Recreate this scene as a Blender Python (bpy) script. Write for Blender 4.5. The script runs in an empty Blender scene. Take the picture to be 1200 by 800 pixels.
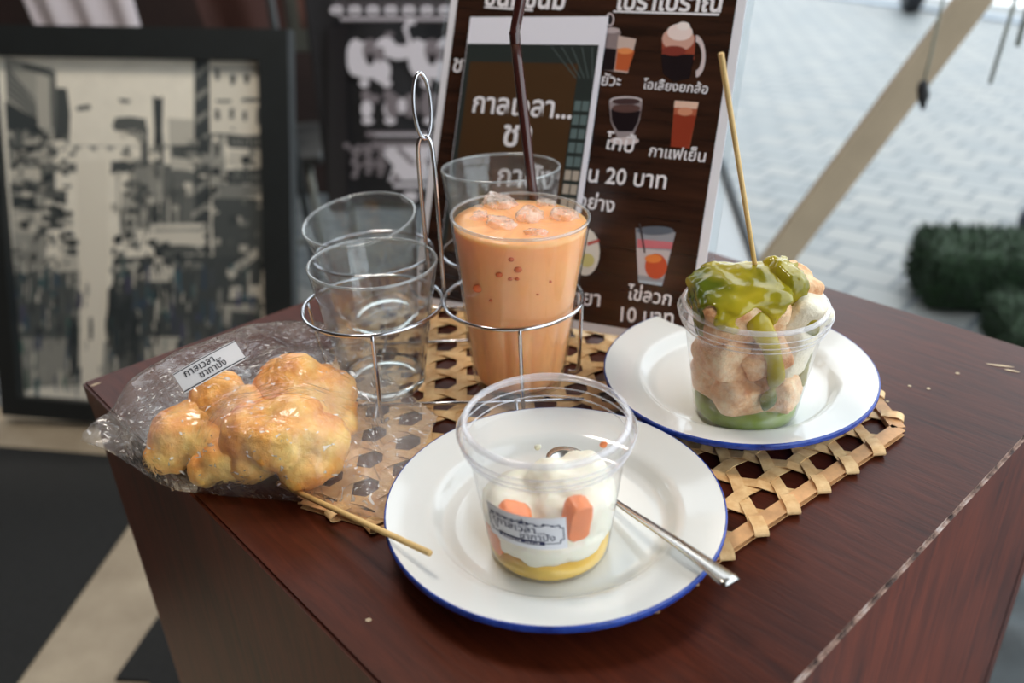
import bpy, bmesh, math, random
from mathutils import Vector, Matrix, Euler, noise
random.seed(7)
scene = bpy.context.scene
COL = scene.collection
PI = math.pi
T = 0.70            # height of the table top above the ground
H = 0.365           # height of the camera above the table top

# ------------------------------------------------------------------ camera
upc = Vector((-86, 1870, 1000)).normalized()
xr = (Vector((1, 0, 0)) - upc * upc.x).normalized()
yr = upc.cross(xr)
ROT = Matrix((xr, yr, upc))                 # rows: world axes in camera space
cam_d = bpy.data.cameras.new('camera')
cam_d.sensor_width = 36.0
cam_d.lens = 30.0
cam_d.clip_start = 0.02
cam_d.dof.use_dof = True
cam_d.dof.focus_distance = 0.575
cam_d.dof.aperture_fstop = 4.0
cam = bpy.data.objects.new('camera', cam_d)
cam.matrix_world = Matrix.Translation((0, 0, T + H)) @ ROT.to_4x4()
COL.objects.link(cam)
scene.camera = cam

# ------------------------------------------------------------------ light
world = bpy.data.worlds.new('world')
scene.world = world
world.use_nodes = True
wn = world.node_tree.nodes['Background']
wn.inputs[0].default_value = (0.86, 0.94, 1.0, 1)
wn.inputs[1].default_value = 2.1
sun_d = bpy.data.lights.new('sun', 'SUN')
sun_d.energy = 0.7
sun_d.angle = math.radians(3)
sun_d.color = (1.0, 0.95, 0.86)
sun = bpy.data.objects.new('sun', sun_d)
sun.rotation_euler = (math.radians(-22), math.radians(16), 0)
sun.location = (2, 3, 5)
COL.objects.link(sun)
lamp_d = bpy.data.lights.new('added_fill_lamp', 'AREA')  # unseen lamp added to brighten the painting and the left side
lamp_d.shape = 'DISK'
lamp_d.size = 0.5
lamp_d.energy = 16
lamp_d.color = (1.0, 0.90, 0.79)
lamp = bpy.data.objects.new('added_fill_lamp', lamp_d)
lamp.location = (-0.45, 1.05, T + 1.85)
lamp.rotation_euler = (math.radians(6), 0, 0)
COL.objects.link(lamp)
scene.view_settings.view_transform = 'Standard'
scene.view_settings.look = 'None'
scene.view_settings.exposure = 0.36
scene.view_settings.gamma = 1.0
scene.view_settings.use_curve_mapping = False
scene.cycles.transparent_max_bounces = 32
scene.cycles.max_bounces = 16
scene.cycles.transmission_bounces = 14
scene.cycles.use_denoising = True
scene.cycles.sample_clamp_indirect = 8.0

# ------------------------------------------------------------------ helpers
def ray(px, py):
    return ROT @ Vector(((px - 600) / 1000, -(py - 400) / 1000, -1))
def tp(px, py, z=0.0):
    "point of the plane z (above the table top) seen at this picture point; table coordinates"
    d = ray(px, py); t = (z - H) / d.z
    return Vector((0, 0, H)) + d * t
def at_y(px, py, Y):
    d = ray(px, py)
    return Vector((0, 0, H)) + d * (Y / d.y)
G = -T
def up(v):           # table coordinates -> world
    return Vector((v[0], v[1], v[2] + T))

def s2l(c):
    return tuple(((x / 255) / 12.92 if x / 255 <= 0.04045 else ((x / 255 + 0.055) / 1.055) ** 2.4) for x in c)

class NT:
    def __init__(self, name):
        self.m = bpy.data.materials.new(name); self.m.use_nodes = True
        self.t = self.m.node_tree; self.n = self.t.nodes
        self.b = self.n['Principled BSDF']; self.out = self.n['Material Output']
    def new(self, typ, **kw):
        x = self.n.new(typ)
        for k, v in kw.items():
            if k.startswith('i_'):
                key = k[2:].replace('_', ' ')
                x.inputs[key].default_value = v
            else: setattr(x, k, v)
        return x
    def link(self, a, b): self.t.links.new(a, b)
    def coord(self, scale=(1, 1, 1), rot=(0, 0, 0), kind='Object'):
        c = self.new('ShaderNodeTexCoord'); mp = self.new('ShaderNodeMapping')
        mp.inputs['Scale'].default_value = scale; mp.inputs['Rotation'].default_value = rot
        self.link(c.outputs[kind], mp.inputs[0]); return mp.outputs[0]
    def ramp(self, fac, stops):
        r = self.new('ShaderNodeValToRGB'); e = r.color_ramp.elements
        while len(e) < len(stops): e.new(0.5)
        for k, (p, c) in enumerate(stops):
            e[k].position = p; e[k].color = tuple(c) + (1,) if len(c) == 3 else c
        self.link(fac, r.inputs[0]); return r.outputs[0]
    def noise(self, vec, scale=5, detail=4, rough=0.5, dist=0.0):
        x = self.new('ShaderNodeTexNoise'); x.inputs['Scale'].default_value = scale
        x.inputs['Detail'].default_value = detail; x.inputs['Roughness'].default_value = rough
        x.inputs['Distortion'].default_value = dist
        if vec is not None: self.link(vec, x.inputs['Vector'])
        return x.outputs[0]
    def bump(self, h, strength=0.3, dist=0.002):
        b = self.new('ShaderNodeBump'); b.inputs['Strength'].default_value = strength
        b.inputs['Distance'].default_value = dist
        self.link(h, b.inputs['Height']); self.link(b.outputs[0], self.b.inputs['Normal']); return b.outputs[0]

def plain(name, rgb, rough=0.5, metal=0.0, var=0.0, scale=40, bump=0.0, bscale=80, spec=0.5, sss=0.0, coat=0.0):
    q = NT(name); b = q.b
    c = s2l(rgb); b.inputs['Base Color'].default_value = c + (1,)
    b.inputs['Roughness'].default_value = rough; b.inputs['Metallic'].default_value = metal
    b.inputs['Specular IOR Level'].default_value = spec
    b.inputs['Coat Weight'].default_value = coat
    if sss:
        b.inputs['Subsurface Weight'].default_value = sss
        b.inputs['Subsurface Radius'].default_value = (0.012, 0.006, 0.003)
        b.inputs['Subsurface Scale'].default_value = 0.6
    if var:
        v = q.coord()
        f = q.noise(v, scale, 5, 0.6)
        lo = tuple(max(0, x * (1 - var)) for x in c); hi = tuple(min(1, x * (1 + var)) for x in c)
        q.link(q.ramp(f, [(0.3, lo), (0.7, hi)]), b.inputs['Base Color'])
    if bump:
        q.bump(q.noise(q.coord(), bscale, 4, 0.6), bump)
    return q.m

def clear(name, tint=(1, 1, 1), ior=1.45, rough=0.03, haze=0.02, hazecol=(0.9, 0.92, 0.95), bumps=None, gain=1.0):
    "thin clear film or wall: passes light straight, reflects by Fresnel"
    q = NT(name); q.n.remove(q.b)
    tr = q.new('ShaderNodeBsdfTransparent'); tr.inputs[0].default_value = tint + (1,)
    gl = q.new('ShaderNodeBsdfGlossy'); gl.inputs['Roughness'].default_value = rough
    df = q.new('ShaderNodeBsdfDiffuse'); df.inputs[0].default_value = hazecol + (1,)
    fr = q.new('ShaderNodeFresnel')
    ge = q.new('ShaderNodeNewGeometry'); io = q.new('ShaderNodeMix', data_type='FLOAT')      # same reflectance seen from either side of a thin wall
    io.inputs[2].default_value = ior; io.inputs[3].default_value = 1 / ior
    q.link(ge.outputs['Backfacing'], io.inputs[0]); q.link(io.outputs[0], fr.inputs[0])
    mu = q.new('ShaderNodeMath', operation='MULTIPLY'); mu.inputs[1].default_value = gain; mu.use_clamp = True
    m1 = q.new('ShaderNodeMixShader'); m2 = q.new('ShaderNodeMixShader')
    q.link(fr.outputs[0], mu.inputs[0]); q.link(mu.outputs[0], m1.inputs[0])
    q.link(tr.outputs[0], m1.inputs[1]); q.link(gl.outputs[0], m1.inputs[2])
    if isinstance(haze, tuple):
        f = q.noise(q.coord(), haze[0], 6, 0.7)
        hz = q.ramp(f, [(haze[1], (haze[3],) * 3), (haze[2], (haze[4],) * 3)])
        if len(haze) > 5:                        # pale specks painted on for the film's glints and moisture
            sp = q.ramp(q.noise(q.coord((1, 1.3, 1)), haze[5], 2, .5, .6), [(.655, (0, 0, 0)), (.70, (.75,) * 3)])
            mxn = q.new('ShaderNodeMath', operation='MAXIMUM'); q.link(hz, mxn.inputs[0]); q.link(sp, mxn.inputs[1]); hz = mxn.outputs[0]
        q.link(hz, m2.inputs[0])
    else:
        m2.inputs[0].default_value = haze
    q.link(m1.outputs[0], m2.inputs[1]); q.link(df.outputs[0], m2.inputs[2])
    q.link(m2.outputs[0], q.out.inputs[0])
    if bumps:
        bm = q.new('ShaderNodeBump'); bm.inputs['Strength'].default_value = bumps[1]; bm.inputs['Distance'].default_value = bumps[2]
        nz = q.noise(q.coord(bumps[3] if len(bumps) > 3 else (1, 1, 1)), bumps[0], 3, 0.55, 1.2)
        if len(bumps) > 4:                       # sharp crease lines of crumpled film
            cr = q.ramp(q.noise(q.coord((1.0, 1.5, 1.0), (.3, .2, .7)), bumps[4], 2, .5, 2.2), [(.44, (0, 0, 0)), (.50, (1, 1, 1)), (.56, (0, 0, 0))])
            ad = q.new('ShaderNodeMath', operation='MULTIPLY_ADD'); ad.inputs[1].default_value = .35; q.link(cr, ad.inputs[0]); q.link(nz, ad.inputs[2]); nz = ad.outputs[0]
        q.link(nz, bm.inputs['Height'])
        for s in (gl, fr): q.link(bm.outputs[0], s.inputs['Normal'])
    return q.m

def wood(name, dark, light, scale, rot=(0, 0, 0), rough=0.35, stretch=(1, 14, 1), bump=0.08, spec=0.5):
    q = NT(name); v = q.coord(stretch, rot)
    f = q.noise(v, scale, 7, 0.65, 0.6)
    f2 = q.noise(q.coord((1, 1, 1)), 5, 3, 0.5)
    mx = q.new('ShaderNodeMath', operation='MULTIPLY_ADD'); mx.inputs[1].default_value = 0.6
    q.link(f2, mx.inputs[0])
    ad = q.new('ShaderNodeMath', operation='MULTIPLY'); ad.inputs[1].default_value = 0.6
    q.link(f, ad.inputs[0]); q.link(ad.outputs[0], mx.inputs[2])
    q.link(q.ramp(mx.outputs[0], [(0.42, s2l(dark)), (0.78, s2l(light))]), q.b.inputs['Base Color'])
    q.b.inputs['Roughness'].default_value = rough
    q.b.inputs['Specular IOR Level'].default_value = spec
    q.bump(f, bump, 0.002)
    return q.m

def empty(name, label, cat, loc, rot=(0, 0, 0), group=None, kind=None):
    o = bpy.data.objects.new(name, None); o.empty_display_size = 0.02
    COL.objects.link(o); o.location = loc; o.rotation_euler = rot
    tag(o, label, cat, group, kind); return o
def tag(o, label=None, cat=None, group=None, kind=None):
    if label: o['label'] = label
    if cat: o['category'] = cat
    if group: o['group'] = group
    if kind: o['kind'] = kind
    return o
def link_mesh(name, me, mats, parent=None, smooth=True, loc=None, rot=None):
    for m in (mats if isinstance(mats, (list, tuple)) else [mats]): me.materials.append(m)
    if smooth:
        for p in me.polygons: p.use_smooth = True
    o = bpy.data.objects.new(name, me); COL.objects.link(o)
    if parent is not None: o.parent = parent
    if loc is not None: o.location = loc
    if rot is not None: o.rotation_euler = rot
    return o
def from_bm(name, bm, mats, parent=None, smooth=True, loc=None, rot=None, fix=True):
    if fix: bmesh.ops.recalc_face_normals(bm, faces=bm.faces)
    me = bpy.data.meshes.new(name); bm.to_mesh(me); bm.free()
    return link_mesh(name, me, mats, parent, smooth, loc, rot)
def edge_split_smooth(o, ang=35):
    md = o.modifiers.new('split', 'EDGE_SPLIT'); md.split_angle = math.radians(ang); return o

def add_box(bm, c, size, rot=None, mat=0, bevel=0.0):
    r = bmesh.ops.create_cube(bm, size=1.0); vs = r['verts']
    M = Matrix.Translation(c) @ (rot.to_4x4() if rot is not None else Matrix.Identity(4)) @ Matrix.Diagonal((*size, 1))
    bmesh.ops.transform(bm, matrix=M, verts=vs)
    fs = {f for v in vs for f in v.link_faces}
    for f in fs: f.material_index = mat
    if bevel:
        es = list({e for v in vs for e in v.link_edges})
        bmesh.ops.bevel(bm, geom=es, offset=bevel, segments=2, affect='EDGES', profile=0.5)
    return vs
def add_lathe(bm, prof, seg=64, c=(0, 0, 0), rfun=None, mat=0):
    rings = []
    for (r, z) in prof:
        if r < 1e-6: rings.append([bm.verts.new((c[0], c[1], c[2] + z))])
        else:
            rings.append([])
            for k in range(seg):
                a = 2 * PI * k / seg; rr = r * (rfun(a, z) if rfun else 1)
                rings[-1].append(bm.verts.new((c[0] + rr * math.cos(a), c[1] + rr * math.sin(a), c[2] + z)))
    for a, b in zip(rings, rings[1:]):
        for k in range(seg):
            k2 = (k + 1) % seg
            if len(a) == 1 and len(b) == 1: continue
            if len(a) == 1: f = bm.faces.new((a[0], b[k], b[k2]))
            elif len(b) == 1: f = bm.faces.new((a[k], b[0], a[k2]))
            else: f = bm.faces.new((a[k], b[k], b[k2], a[k2]))
            f.material_index = mat
def add_tube(bm, pts, r, seg=10, closed=False, mat=0, cap=True):
    pts = [Vector(p) for p in pts]; n = len(pts); rings = []
    rad = r if isinstance(r, (list, tuple)) else [r] * n
    prev = None
    for i in range(n):
        if closed: t = (pts[(i + 1) % n] - pts[i - 1]).normalized()
        else: t = (pts[min(i + 1, n - 1)] - pts[max(i - 1, 0)]).normalized()
        if prev is None:
            a = Vector((0, 0, 1)) if abs(t.z) < 0.9 else Vector((1, 0, 0))
            u = t.cross(a).normalized()
        else:
            u = (prev - t * prev.dot(t)).normalized()
        prev = u; w = t.cross(u)
        rings.append([bm.verts.new(pts[i] + (u * math.cos(2 * PI * k / seg) + w * math.sin(2 * PI * k / seg)) * rad[i]) for k in range(seg)])
    for i in range(n if closed else n - 1):
        a, b = rings[i], rings[(i + 1) % n]
        for k in range(seg):
            f = bm.faces.new((a[k], a[(k + 1) % seg], b[(k + 1) % seg], b[k])); f.material_index = mat
    if cap and not closed:
        bm.faces.new(rings[0]).material_index = mat; bm.faces.new(rings[-1]).material_index = mat
def arc(c, r, z, a0, a1, n):
    return [(c[0] + r * math.cos(a0 + (a1 - a0) * k / n), c[1] + r * math.sin(a0 + (a1 - a0) * k / n), z) for k in range(n + 1)]
def spline(pts, n=8):
    pts = [Vector(p) for p in pts]; out = []
    for i in range(len(pts) - 1):
        p0, p1, p2, p3 = pts[max(i - 1, 0)], pts[i], pts[i + 1], pts[min(i + 2, len(pts) - 1)]
        for k in range(n):
            t = k / n
            out.append(0.5 * ((2 * p1) + (p2 - p0) * t + (2 * p0 - 5 * p1 + 4 * p2 - p3) * t * t + (3 * p1 - p0 - 3 * p2 + p3) * t ** 3))
    out.append(pts[-1]); return out

def blob_mesh(balls, voxel=0.003, disp=0.0, dscale=60, smooth_it=4, seed=0, clip=None):
    "union of ellipsoids (centre, radii[, euler]) as one closed surface"
    bm = bmesh.new()
    for b in balls:
        c, r = b[0], b[1]; e = Euler(b[2]).to_matrix() if len(b) > 2 else Matrix.Identity(3)
        if not isinstance(r, (tuple, list)): r = (r, r, r)
        q = bmesh.ops.create_icosphere(bm, subdivisions=3, radius=1.0)
        bmesh.ops.transform(bm, matrix=Matrix.Translation(c) @ e.to_4x4() @ Matrix.Diagonal((*r, 1)), verts=q['verts'])
    me = bpy.data.meshes.new('tmp'); bm.to_mesh(me); bm.free()
    o = bpy.data.objects.new('tmp', me); COL.objects.link(o)
    md = o.modifiers.new('r', 'REMESH'); md.mode = 'VOXEL'; md.voxel_size = voxel
    ms = o.modifiers.new('s', 'SMOOTH'); ms.factor = 0.5; ms.iterations = smooth_it
    dg = bpy.context.evaluated_depsgraph_get(); dg.update()
    out = bpy.data.meshes.new_from_object(o.evaluated_get(dg))
    bpy.data.objects.remove(o)
    off = Vector((seed * 7.1, seed * 3.3, seed))
    out.update()
    ns = [v.normal.copy() for v in out.vertices]
    for v, nn in zip(out.vertices, ns):
        if disp: v.co += nn * disp * noise.fractal(v.co * dscale + off, 0.9, 2.1, 4)
        if clip: v.co = clip(v.co)
    return out

_tc = {}
def text_geo(s, bold=0.012):
    "verts and faces of a line of writing, size 1, left aligned"
    if (s, bold) in _tc: return _tc[(s, bold)]
    cu = bpy.data.curves.new('t', 'FONT'); cu.body = s; cu.size = 1; cu.offset = bold; cu.resolution_u = 3
    o = bpy.data.objects.new('t', cu); COL.objects.link(o)
    dg = bpy.context.evaluated_depsgraph_get(); dg.update()
    me = bpy.data.meshes.new_from_object(o.evaluated_get(dg))
    V = [v.co.copy() for v in me.vertices]; F = [tuple(p.vertices) for p in me.polygons]
    bpy.data.objects.remove(o); bpy.data.meshes.remove(me); bpy.data.curves.remove(cu)
    x0 = min(v.x for v in V); x1 = max(v.x for v in V)
    for v in V: v.x -= x0
    _tc[(s, bold)] = (V, F, x1 - x0); return _tc[(s, bold)]
def add_text(bm, s, fn, width=None, height=None, bold=0.012, mat=0):
    "writing scaled to a width; fn maps (x, y) of the writing to a point"
    V, F, w = text_geo(s, bold); k = width / w if width else height
    ky = height if height else k
    vs = [bm.verts.new(fn(v.x * k, v.y * ky)) for v in V]
    for f in F:
        try: bm.faces.new([vs[i] for i in f]).material_index = mat
        except ValueError: pass
def add_poly(bm, pts, mat=0):
    f = bm.faces.new([bm.verts.new(p) for p in pts]); f.material_index = mat; return f
def disc(fn, cx, cy, rx, ry, n=24, rot=0.0):
    out = []
    for k in range(n):
        a = 2 * PI * k / n; x = rx * math.cos(a); y = ry * math.sin(a)
        out.append(fn(cx + x * math.cos(rot) - y * math.sin(rot), cy + x * math.sin(rot) + y * math.cos(rot)))
    return out
class Plane:
    "a flat sheet: origin and two axes in table coordinates"
    def __init__(self, o, r, u):
        self.o = Vector(o); self.r = Vector(r).normalized(); u = Vector(u)
        self.u = (u - self.r * u.dot(self.r)).normalized(); self.n = self.r.cross(self.u)
    def at(self, u, v, d=0.0): return self.o + self.r * u + self.u * v + self.n * d
    def uv(self, px, py):
        d = ray(px, py); e = Vector((0, 0, H)); t = (self.o - e).dot(self.n) / d.dot(self.n)
        q = e + d * t - self.o; return q.dot(self.r), q.dot(self.u)
    def mat(self): return Matrix((self.r, self.u, self.n)).transposed()

# ------------------------------------------------------------------ materials
M = {}
M['top_wood'] = wood('table_top_wood', (42, 14, 7), (86, 36, 18), 6, (0, 0, math.radians(47.3)), 0.33, (3, 30, 3), 0.10, 0.17)
M['side_wood'] = wood('table_side_wood', (56, 20, 11), (118, 50, 28), 7, (0, 0, 0), 0.42, (14, 14, 1.2), 0.06)
q = NT('worn_table_edge'); f = q.noise(q.coord(), 60, 6, 0.7)
q.link(q.ramp(f, [(0.40, s2l((48, 22, 14))), (0.52, s2l((150, 120, 105))), (0.7, s2l((200, 190, 185)))]), q.b.inputs['Base Color'])
q.b.inputs['Roughness'].default_value = 0.6
M['worn'] = q.m
M['enamel'] = plain('white_enamel', (226, 227, 224), 0.10, coat=0.3, var=0.02, scale=12)
q = NT('blue_enamel_rim'); f = q.noise(q.coord(), 55, 5, 0.7)
q.link(q.ramp(f, [(0.30, s2l((26, 22, 24))), (0.36, s2l((30, 52, 130))), (0.66, s2l((52, 84, 176)))]), q.b.inputs['Base Color'])
q.b.inputs['Roughness'].default_value = 0.2; M['blue'] = q.m
q = NT('bamboo_strip'); f = q.noise(q.coord((1, 1, 1)), 90, 4, 0.6); 
q.link(q.ramp(f, [(0.3, s2l((208, 156, 98))), (0.7, s2l((242, 206, 150)))]), q.b.inputs['Base Color'])
q.b.inputs['Roughness'].default_value = 0.5; q.bump(q.noise(q.coord(), 300, 3, 0.6), 0.15, 0.001); M['bamboo'] = q.m
M['rim_bamboo'] = plain('rim_bamboo', (212, 160, 108), 0.5, var=0.22, scale=70)
M['stick'] = plain('stick_wood', (222, 184, 120), 0.55, var=0.12, scale=60)
M['chrome'] = plain('chromed_wire', (205, 205, 210), 0.12, 1.0)
M['steel'] = plain('spoon_steel', (200, 198, 194), 0.22, 1.0, var=0.05, scale=60)
q = NT('tumbler_glass'); q.b.inputs['Transmission Weight'].default_value = 1.0; q.b.inputs['Roughness'].default_value = 0.0
q.b.inputs['IOR'].default_value = 1.45; q.b.inputs['Base Color'].default_value = (0.97, 0.985, 0.98, 1); M['glass'] = q.m
M['tumbler'] = clear('tumbler_wall', (0.955, 0.965, 0.96), 1.52, 0.02, 0.025, gain=1.7, bumps=(30, .25, .004, (1, 1, .12)))
M['tumbler_rim'] = clear('tumbler_rim', (0.84, 0.86, 0.85), 1.5, 0.03, 0.16, gain=1.8)
M['teaglass'] = clear('tea_glass_wall', (0.97, 0.98, 0.975), 1.5, 0.02, 0.0)
M['cup'] = clear('clear_cup_plastic', (0.985, 0.985, 0.99), 1.4, 0.05, 0.02, gain=1.2)
M['lip'] = clear('clear_cup_lip', (0.97, 0.97, 0.98), 1.5, 0.05, 0.24, (0.95, 0.93, 0.97), None, 1.6)
M['fogcup'] = clear('misted_cup_plastic', (0.985, 0.985, 0.985), 1.4, 0.06, (70, 0.42, 0.7, 0.03, 0.24), (0.96, 0.94, 0.91), None, 1.1)
M['film'] = clear('clear_bag_film', (0.985, 0.98, 0.975), 1.38, 0.09, (22, 0.40, 0.72, 0.02, 0.18, 150), (0.95, 0.90, 0.86), (26, 0.40, 0.004, (1, 1.6, 1), 22), 1.2)
M['acrylic'] = clear('clear_acrylic', (0.95, 0.97, 0.98), 1.48, 0.03, 0.03)
M['tea'] = plain('orange_tea', (248, 178, 122), 0.3, var=0.05, scale=30, spec=0.4, sss=0.7)
M['tea'].node_tree.nodes['Principled BSDF'].inputs['Subsurface Radius'].default_value = (0.030, 0.018, 0.010)
M['ice'] = clear('ice', (1.0, .95, .90), 1.5, .12, (90, .40, .66, .14, .46), (1.0, .88, .78), (160, .8, .003), 1.5)
M['straw'] = plain('brown_straw', (66, 30, 26), 0.22, coat=0.4)
M['dough'] = None
q = NT('fried_dough'); f = q.noise(q.coord(), 20, 6, 0.65)
q.link(q.ramp(f, [(0.30, s2l((206, 96, 32))), (0.46, s2l((248, 172, 78))), (0.64, s2l((255, 216, 128)))]), q.b.inputs['Base Color'])
q.b.inputs['Roughness'].default_value = 0.42; q.bump(q.noise(q.coord(), 110, 6, 0.65), 0.6, 0.003)
q.b.inputs['Subsurface Weight'].default_value = 0.10; q.b.inputs['Subsurface Radius'].default_value = (0.01, 0.005, 0.002); M['dough'] = q.m
q = NT('toasted_bread'); f = q.noise(q.coord(), 60, 6, 0.7)
q.link(q.ramp(f, [(0.34, s2l((206, 132, 84))), (0.5, s2l((238, 192, 146))), (0.66, s2l((248, 224, 188)))]), q.b.inputs['Base Color'])
q.b.inputs['Roughness'].default_value = 0.8; q.bump(q.noise(q.coord(), 260, 5, 0.7), 0.7, 0.003); M['bread'] = q.m
M['crumb'] = plain('white_bread_crumb', (240, 230, 206), 0.85, var=0.06, scale=60, bump=0.7, bscale=260)
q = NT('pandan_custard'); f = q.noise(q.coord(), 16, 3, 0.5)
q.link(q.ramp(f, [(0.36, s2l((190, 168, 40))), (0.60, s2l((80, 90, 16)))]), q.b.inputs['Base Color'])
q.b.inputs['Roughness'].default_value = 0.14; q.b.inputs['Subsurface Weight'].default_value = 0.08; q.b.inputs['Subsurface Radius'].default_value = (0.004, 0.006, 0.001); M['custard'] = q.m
M['cream'] = plain('white_cream', (244, 240, 222), 0.45, var=0.03, scale=40, sss=0.2)
M['syrup'] = plain('yellow_syrup', (250, 208, 96), 0.2, var=0.06, scale=60)
M['fruit'] = plain('orange_fruit', (240, 140, 86), 0.35, var=0.12, scale=90, sss=0.15)
M['paper'] = plain('white_paper', (226, 224, 230), 0.6)
M['sticker'] = plain('white_sticker', (236, 236, 240), 0.5)
M['ink'] = plain('dark_blue_ink', (38, 44, 84), 0.6)
M['baglabel'] = plain('grey_label', (196, 192, 190), 0.55)
M['blackink'] = plain('black_ink', (36, 34, 40), 0.6)
M['white_print'] = plain('white_print', (232, 228, 232), 0.4)
q = NT('menu_brown_print'); v = q.coord((2, 2, 26)); f = q.noise(v, 4, 5, 0.6)
q.link(q.ramp(f, [(0.3, s2l((32, 20, 15))), (0.72, s2l((66, 40, 28)))]), q.b.inputs['Base Color']); q.b.inputs['Roughness'].default_value = 0.22; M['menubrown'] = q.m
M['frame'] = plain('black_frame_wood', (30, 34, 35), 0.5, var=0.12, scale=30)
M['canvas'] = plain('cream_canvas', (242, 236, 220), 0.8, var=0.04, scale=30)
q = NT('paint_strokes'); at = q.new('ShaderNodeAttribute', attribute_name='paint'); q.link(at.outputs['Color'], q.b.inputs['Base Color']); q.b.inputs['Roughness'].default_value = 0.6; M['paint'] = q.m
def print_mat(name, rgb, rough=0.3): 
    if name not in M: M[name] = plain(name, rgb, rough)
    return M[name]

# ------------------------------------------------------------------ setting
# indoor floor on the left, paved lane to the right and behind
bm = bmesh.new(); add_box(bm, (-1.9, -0.45, -0.05), (4.2, 4.4, 0.1)); 
q = NT('beige_floor'); f = q.noise(q.coord(), 7, 6, 0.6)
q.link(q.ramp(f, [(0.3, s2l((150, 134, 112))), (0.7, s2l((180, 164, 140)))]), q.b.inputs['Base Color']); q.b.inputs['Roughness'].default_value = 0.5
o = from_bm('floor', bm, q.m, smooth=False); tag(o, kind='structure')
q = NT('stone_pavers')
v = q.coord((1, 1, 1), (0, 0, math.radians(43)))
br = q.new('ShaderNodeTexBrick'); q.link(v, br.inputs['Vector'])
br.inputs['Color1'].default_value = (*s2l((116, 121, 122)), 1); br.inputs['Color2'].default_value = (*s2l((132, 133, 130)), 1)
br.inputs['Mortar'].default_value = (*s2l((82, 89, 95)), 1)
br.inputs['Scale'].default_value = 1.0; br.inputs['Mortar Size'].default_value = 0.009; br.inputs['Brick Width'].default_value = 0.17; br.inputs['Row Height'].default_value = 0.13
br.inputs['Mortar Smooth'].default_value = 0.3
mx = q.new('ShaderNodeMix', data_type='RGBA', blend_type='MULTIPLY'); mx.inputs[0].default_value = 0.35
q.link(br.outputs['Color'], mx.inputs[6]); q.link(q.ramp(q.noise(q.coord(), 4, 6, 0.7), [(0.3, (0.6, 0.62, 0.62)), (0.7, (1, 1, 1))]), mx.inputs[7])
q.link(mx.outputs[2], q.b.inputs['Base Color']); q.b.inputs['Roughness'].default_value = 0.55
q.bump(br.outputs['Fac'], -0.3, 0.004)
bm = bmesh.new(); add_box(bm, (7.2, 5.5, -0.051), (14, 16.3, 0.1)); add_box(bm, (-2.9, 7.7, -0.051), (6.2, 11.9, 0.1))
o = from_bm('ground', bm, q.m, smooth=False); tag(o, kind='structure')
# kerb and painted line across the lane
k0, k1 = tp(985, 0, G), tp(1200, 29, G); d = (k1 - k0).normalized(); nrm = Vector((-d.y, d.x, 0))
if nrm.y < 0: nrm = -nrm
bm = bmesh.new()
for off, w, hgt, mi in ((0.0, 0.14, 0.02, 0), (0.75, 0.30, 0.006, 1)):
    a = k0 - d * 3 + nrm * off; b = k1 + d * 3 + nrm * off
    lo = [a, b, b + nrm * w, a + nrm * w]
    bl = [bm.verts.new(Vector((p.x, p.y, -0.005))) for p in lo]; tl = [bm.verts.new(Vector((p.x, p.y, hgt))) for p in lo]
    bm.faces.new(tl).material_index = mi
    for i in range(4): bm.faces.new((bl[i], bl[(i + 1) % 4], tl[(i + 1) % 4], tl[i])).material_index = mi
o = from_bm('trim_1', bm, [plain('kerb_stone', (140, 150, 160), 0.7), plain('white_road_line', (240, 240, 238), 0.6)], smooth=False); tag(o, kind='structure')
# shop walls and canopy
wallm = plain('dark_brown_wall', (44, 28, 24), 0.7, var=0.25, scale=6)
palem = plain('shop_wall_paint', (84, 68, 58), 0.7, var=0.06, scale=4)
bm = bmesh.new(); add_box(bm, (-2.05, 3.36, 1.05), (4.3, 0.1, 2.1)); o = from_bm('wall_back', bm, wallm, smooth=False); tag(o, kind='structure')
bm = bmesh.new(); add_box(bm, (-3.1, 0.4, 1.35), (0.1, 6.0, 2.7)); o = from_bm('wall_left', bm, palem, smooth=False); tag(o, kind='structure')
bm = bmesh.new(); add_box(bm, (-1.20, -1.6, 1.35), (3.8, 0.1, 2.7)); o = from_bm('wall_front_shade', bm, palem, smooth=False); tag(o, kind='structure')  # unseen, added and sized to keep the table's left face dark
bm = bmesh.new(); add_box(bm, (-1.10, 0.45, 2.75), (4.1, 4.2, 0.1)); o = from_bm('ceiling', bm, plain('canopy_cloth', (110, 98, 86), 0.8), smooth=False); tag(o, kind='structure')

# ------------------------------------------------------------------ table
A = Vector((-0.3848, 0.6317, 0)); B = Vector((0.0465, 1.0491, 0)); Cc = Vector((0.4550, 0.6073, 0)); D = Vector((0.0222, 0.1927, 0))
cen = (A + B + Cc + D) / 4; ang = math.atan2((Cc - B).y, (Cc - B).x); S = 0.599
tb = empty('box_table', 'dark brown wooden box table carrying the food, worn along its right edge', 'table', (cen.x, cen.y, 0), (0, 0, ang))
bm = bmesh.new(); add_box(bm, (0, 0, T - 0.011), (S, S, 0.022))
es = [e for e in bm.edges if abs(e.verts[0].co.z - e.verts[1].co.z) < 1e-5 and e.verts[0].co.z > T - 0.005]
r = bmesh.ops.bevel(bm, geom=es, offset=0.0022, segments=2, affect='EDGES')
for f in r['faces']:
    if f.calc_center_median().x > S / 2 - .0035: f.material_index = 1
bm.normal_update()
for f in bm.faces:
    if abs(f.normal.z) < .1 and f.material_index == 0: f.material_index = 2
o = from_bm('tabletop', bm, [M['top_wood'], M['worn'], M['side_wood']], tb, smooth=False)
M['top_wood'].node_tree.nodes['Mapping'].inputs['Rotation'].default_value = (0, 0, 0)
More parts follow.
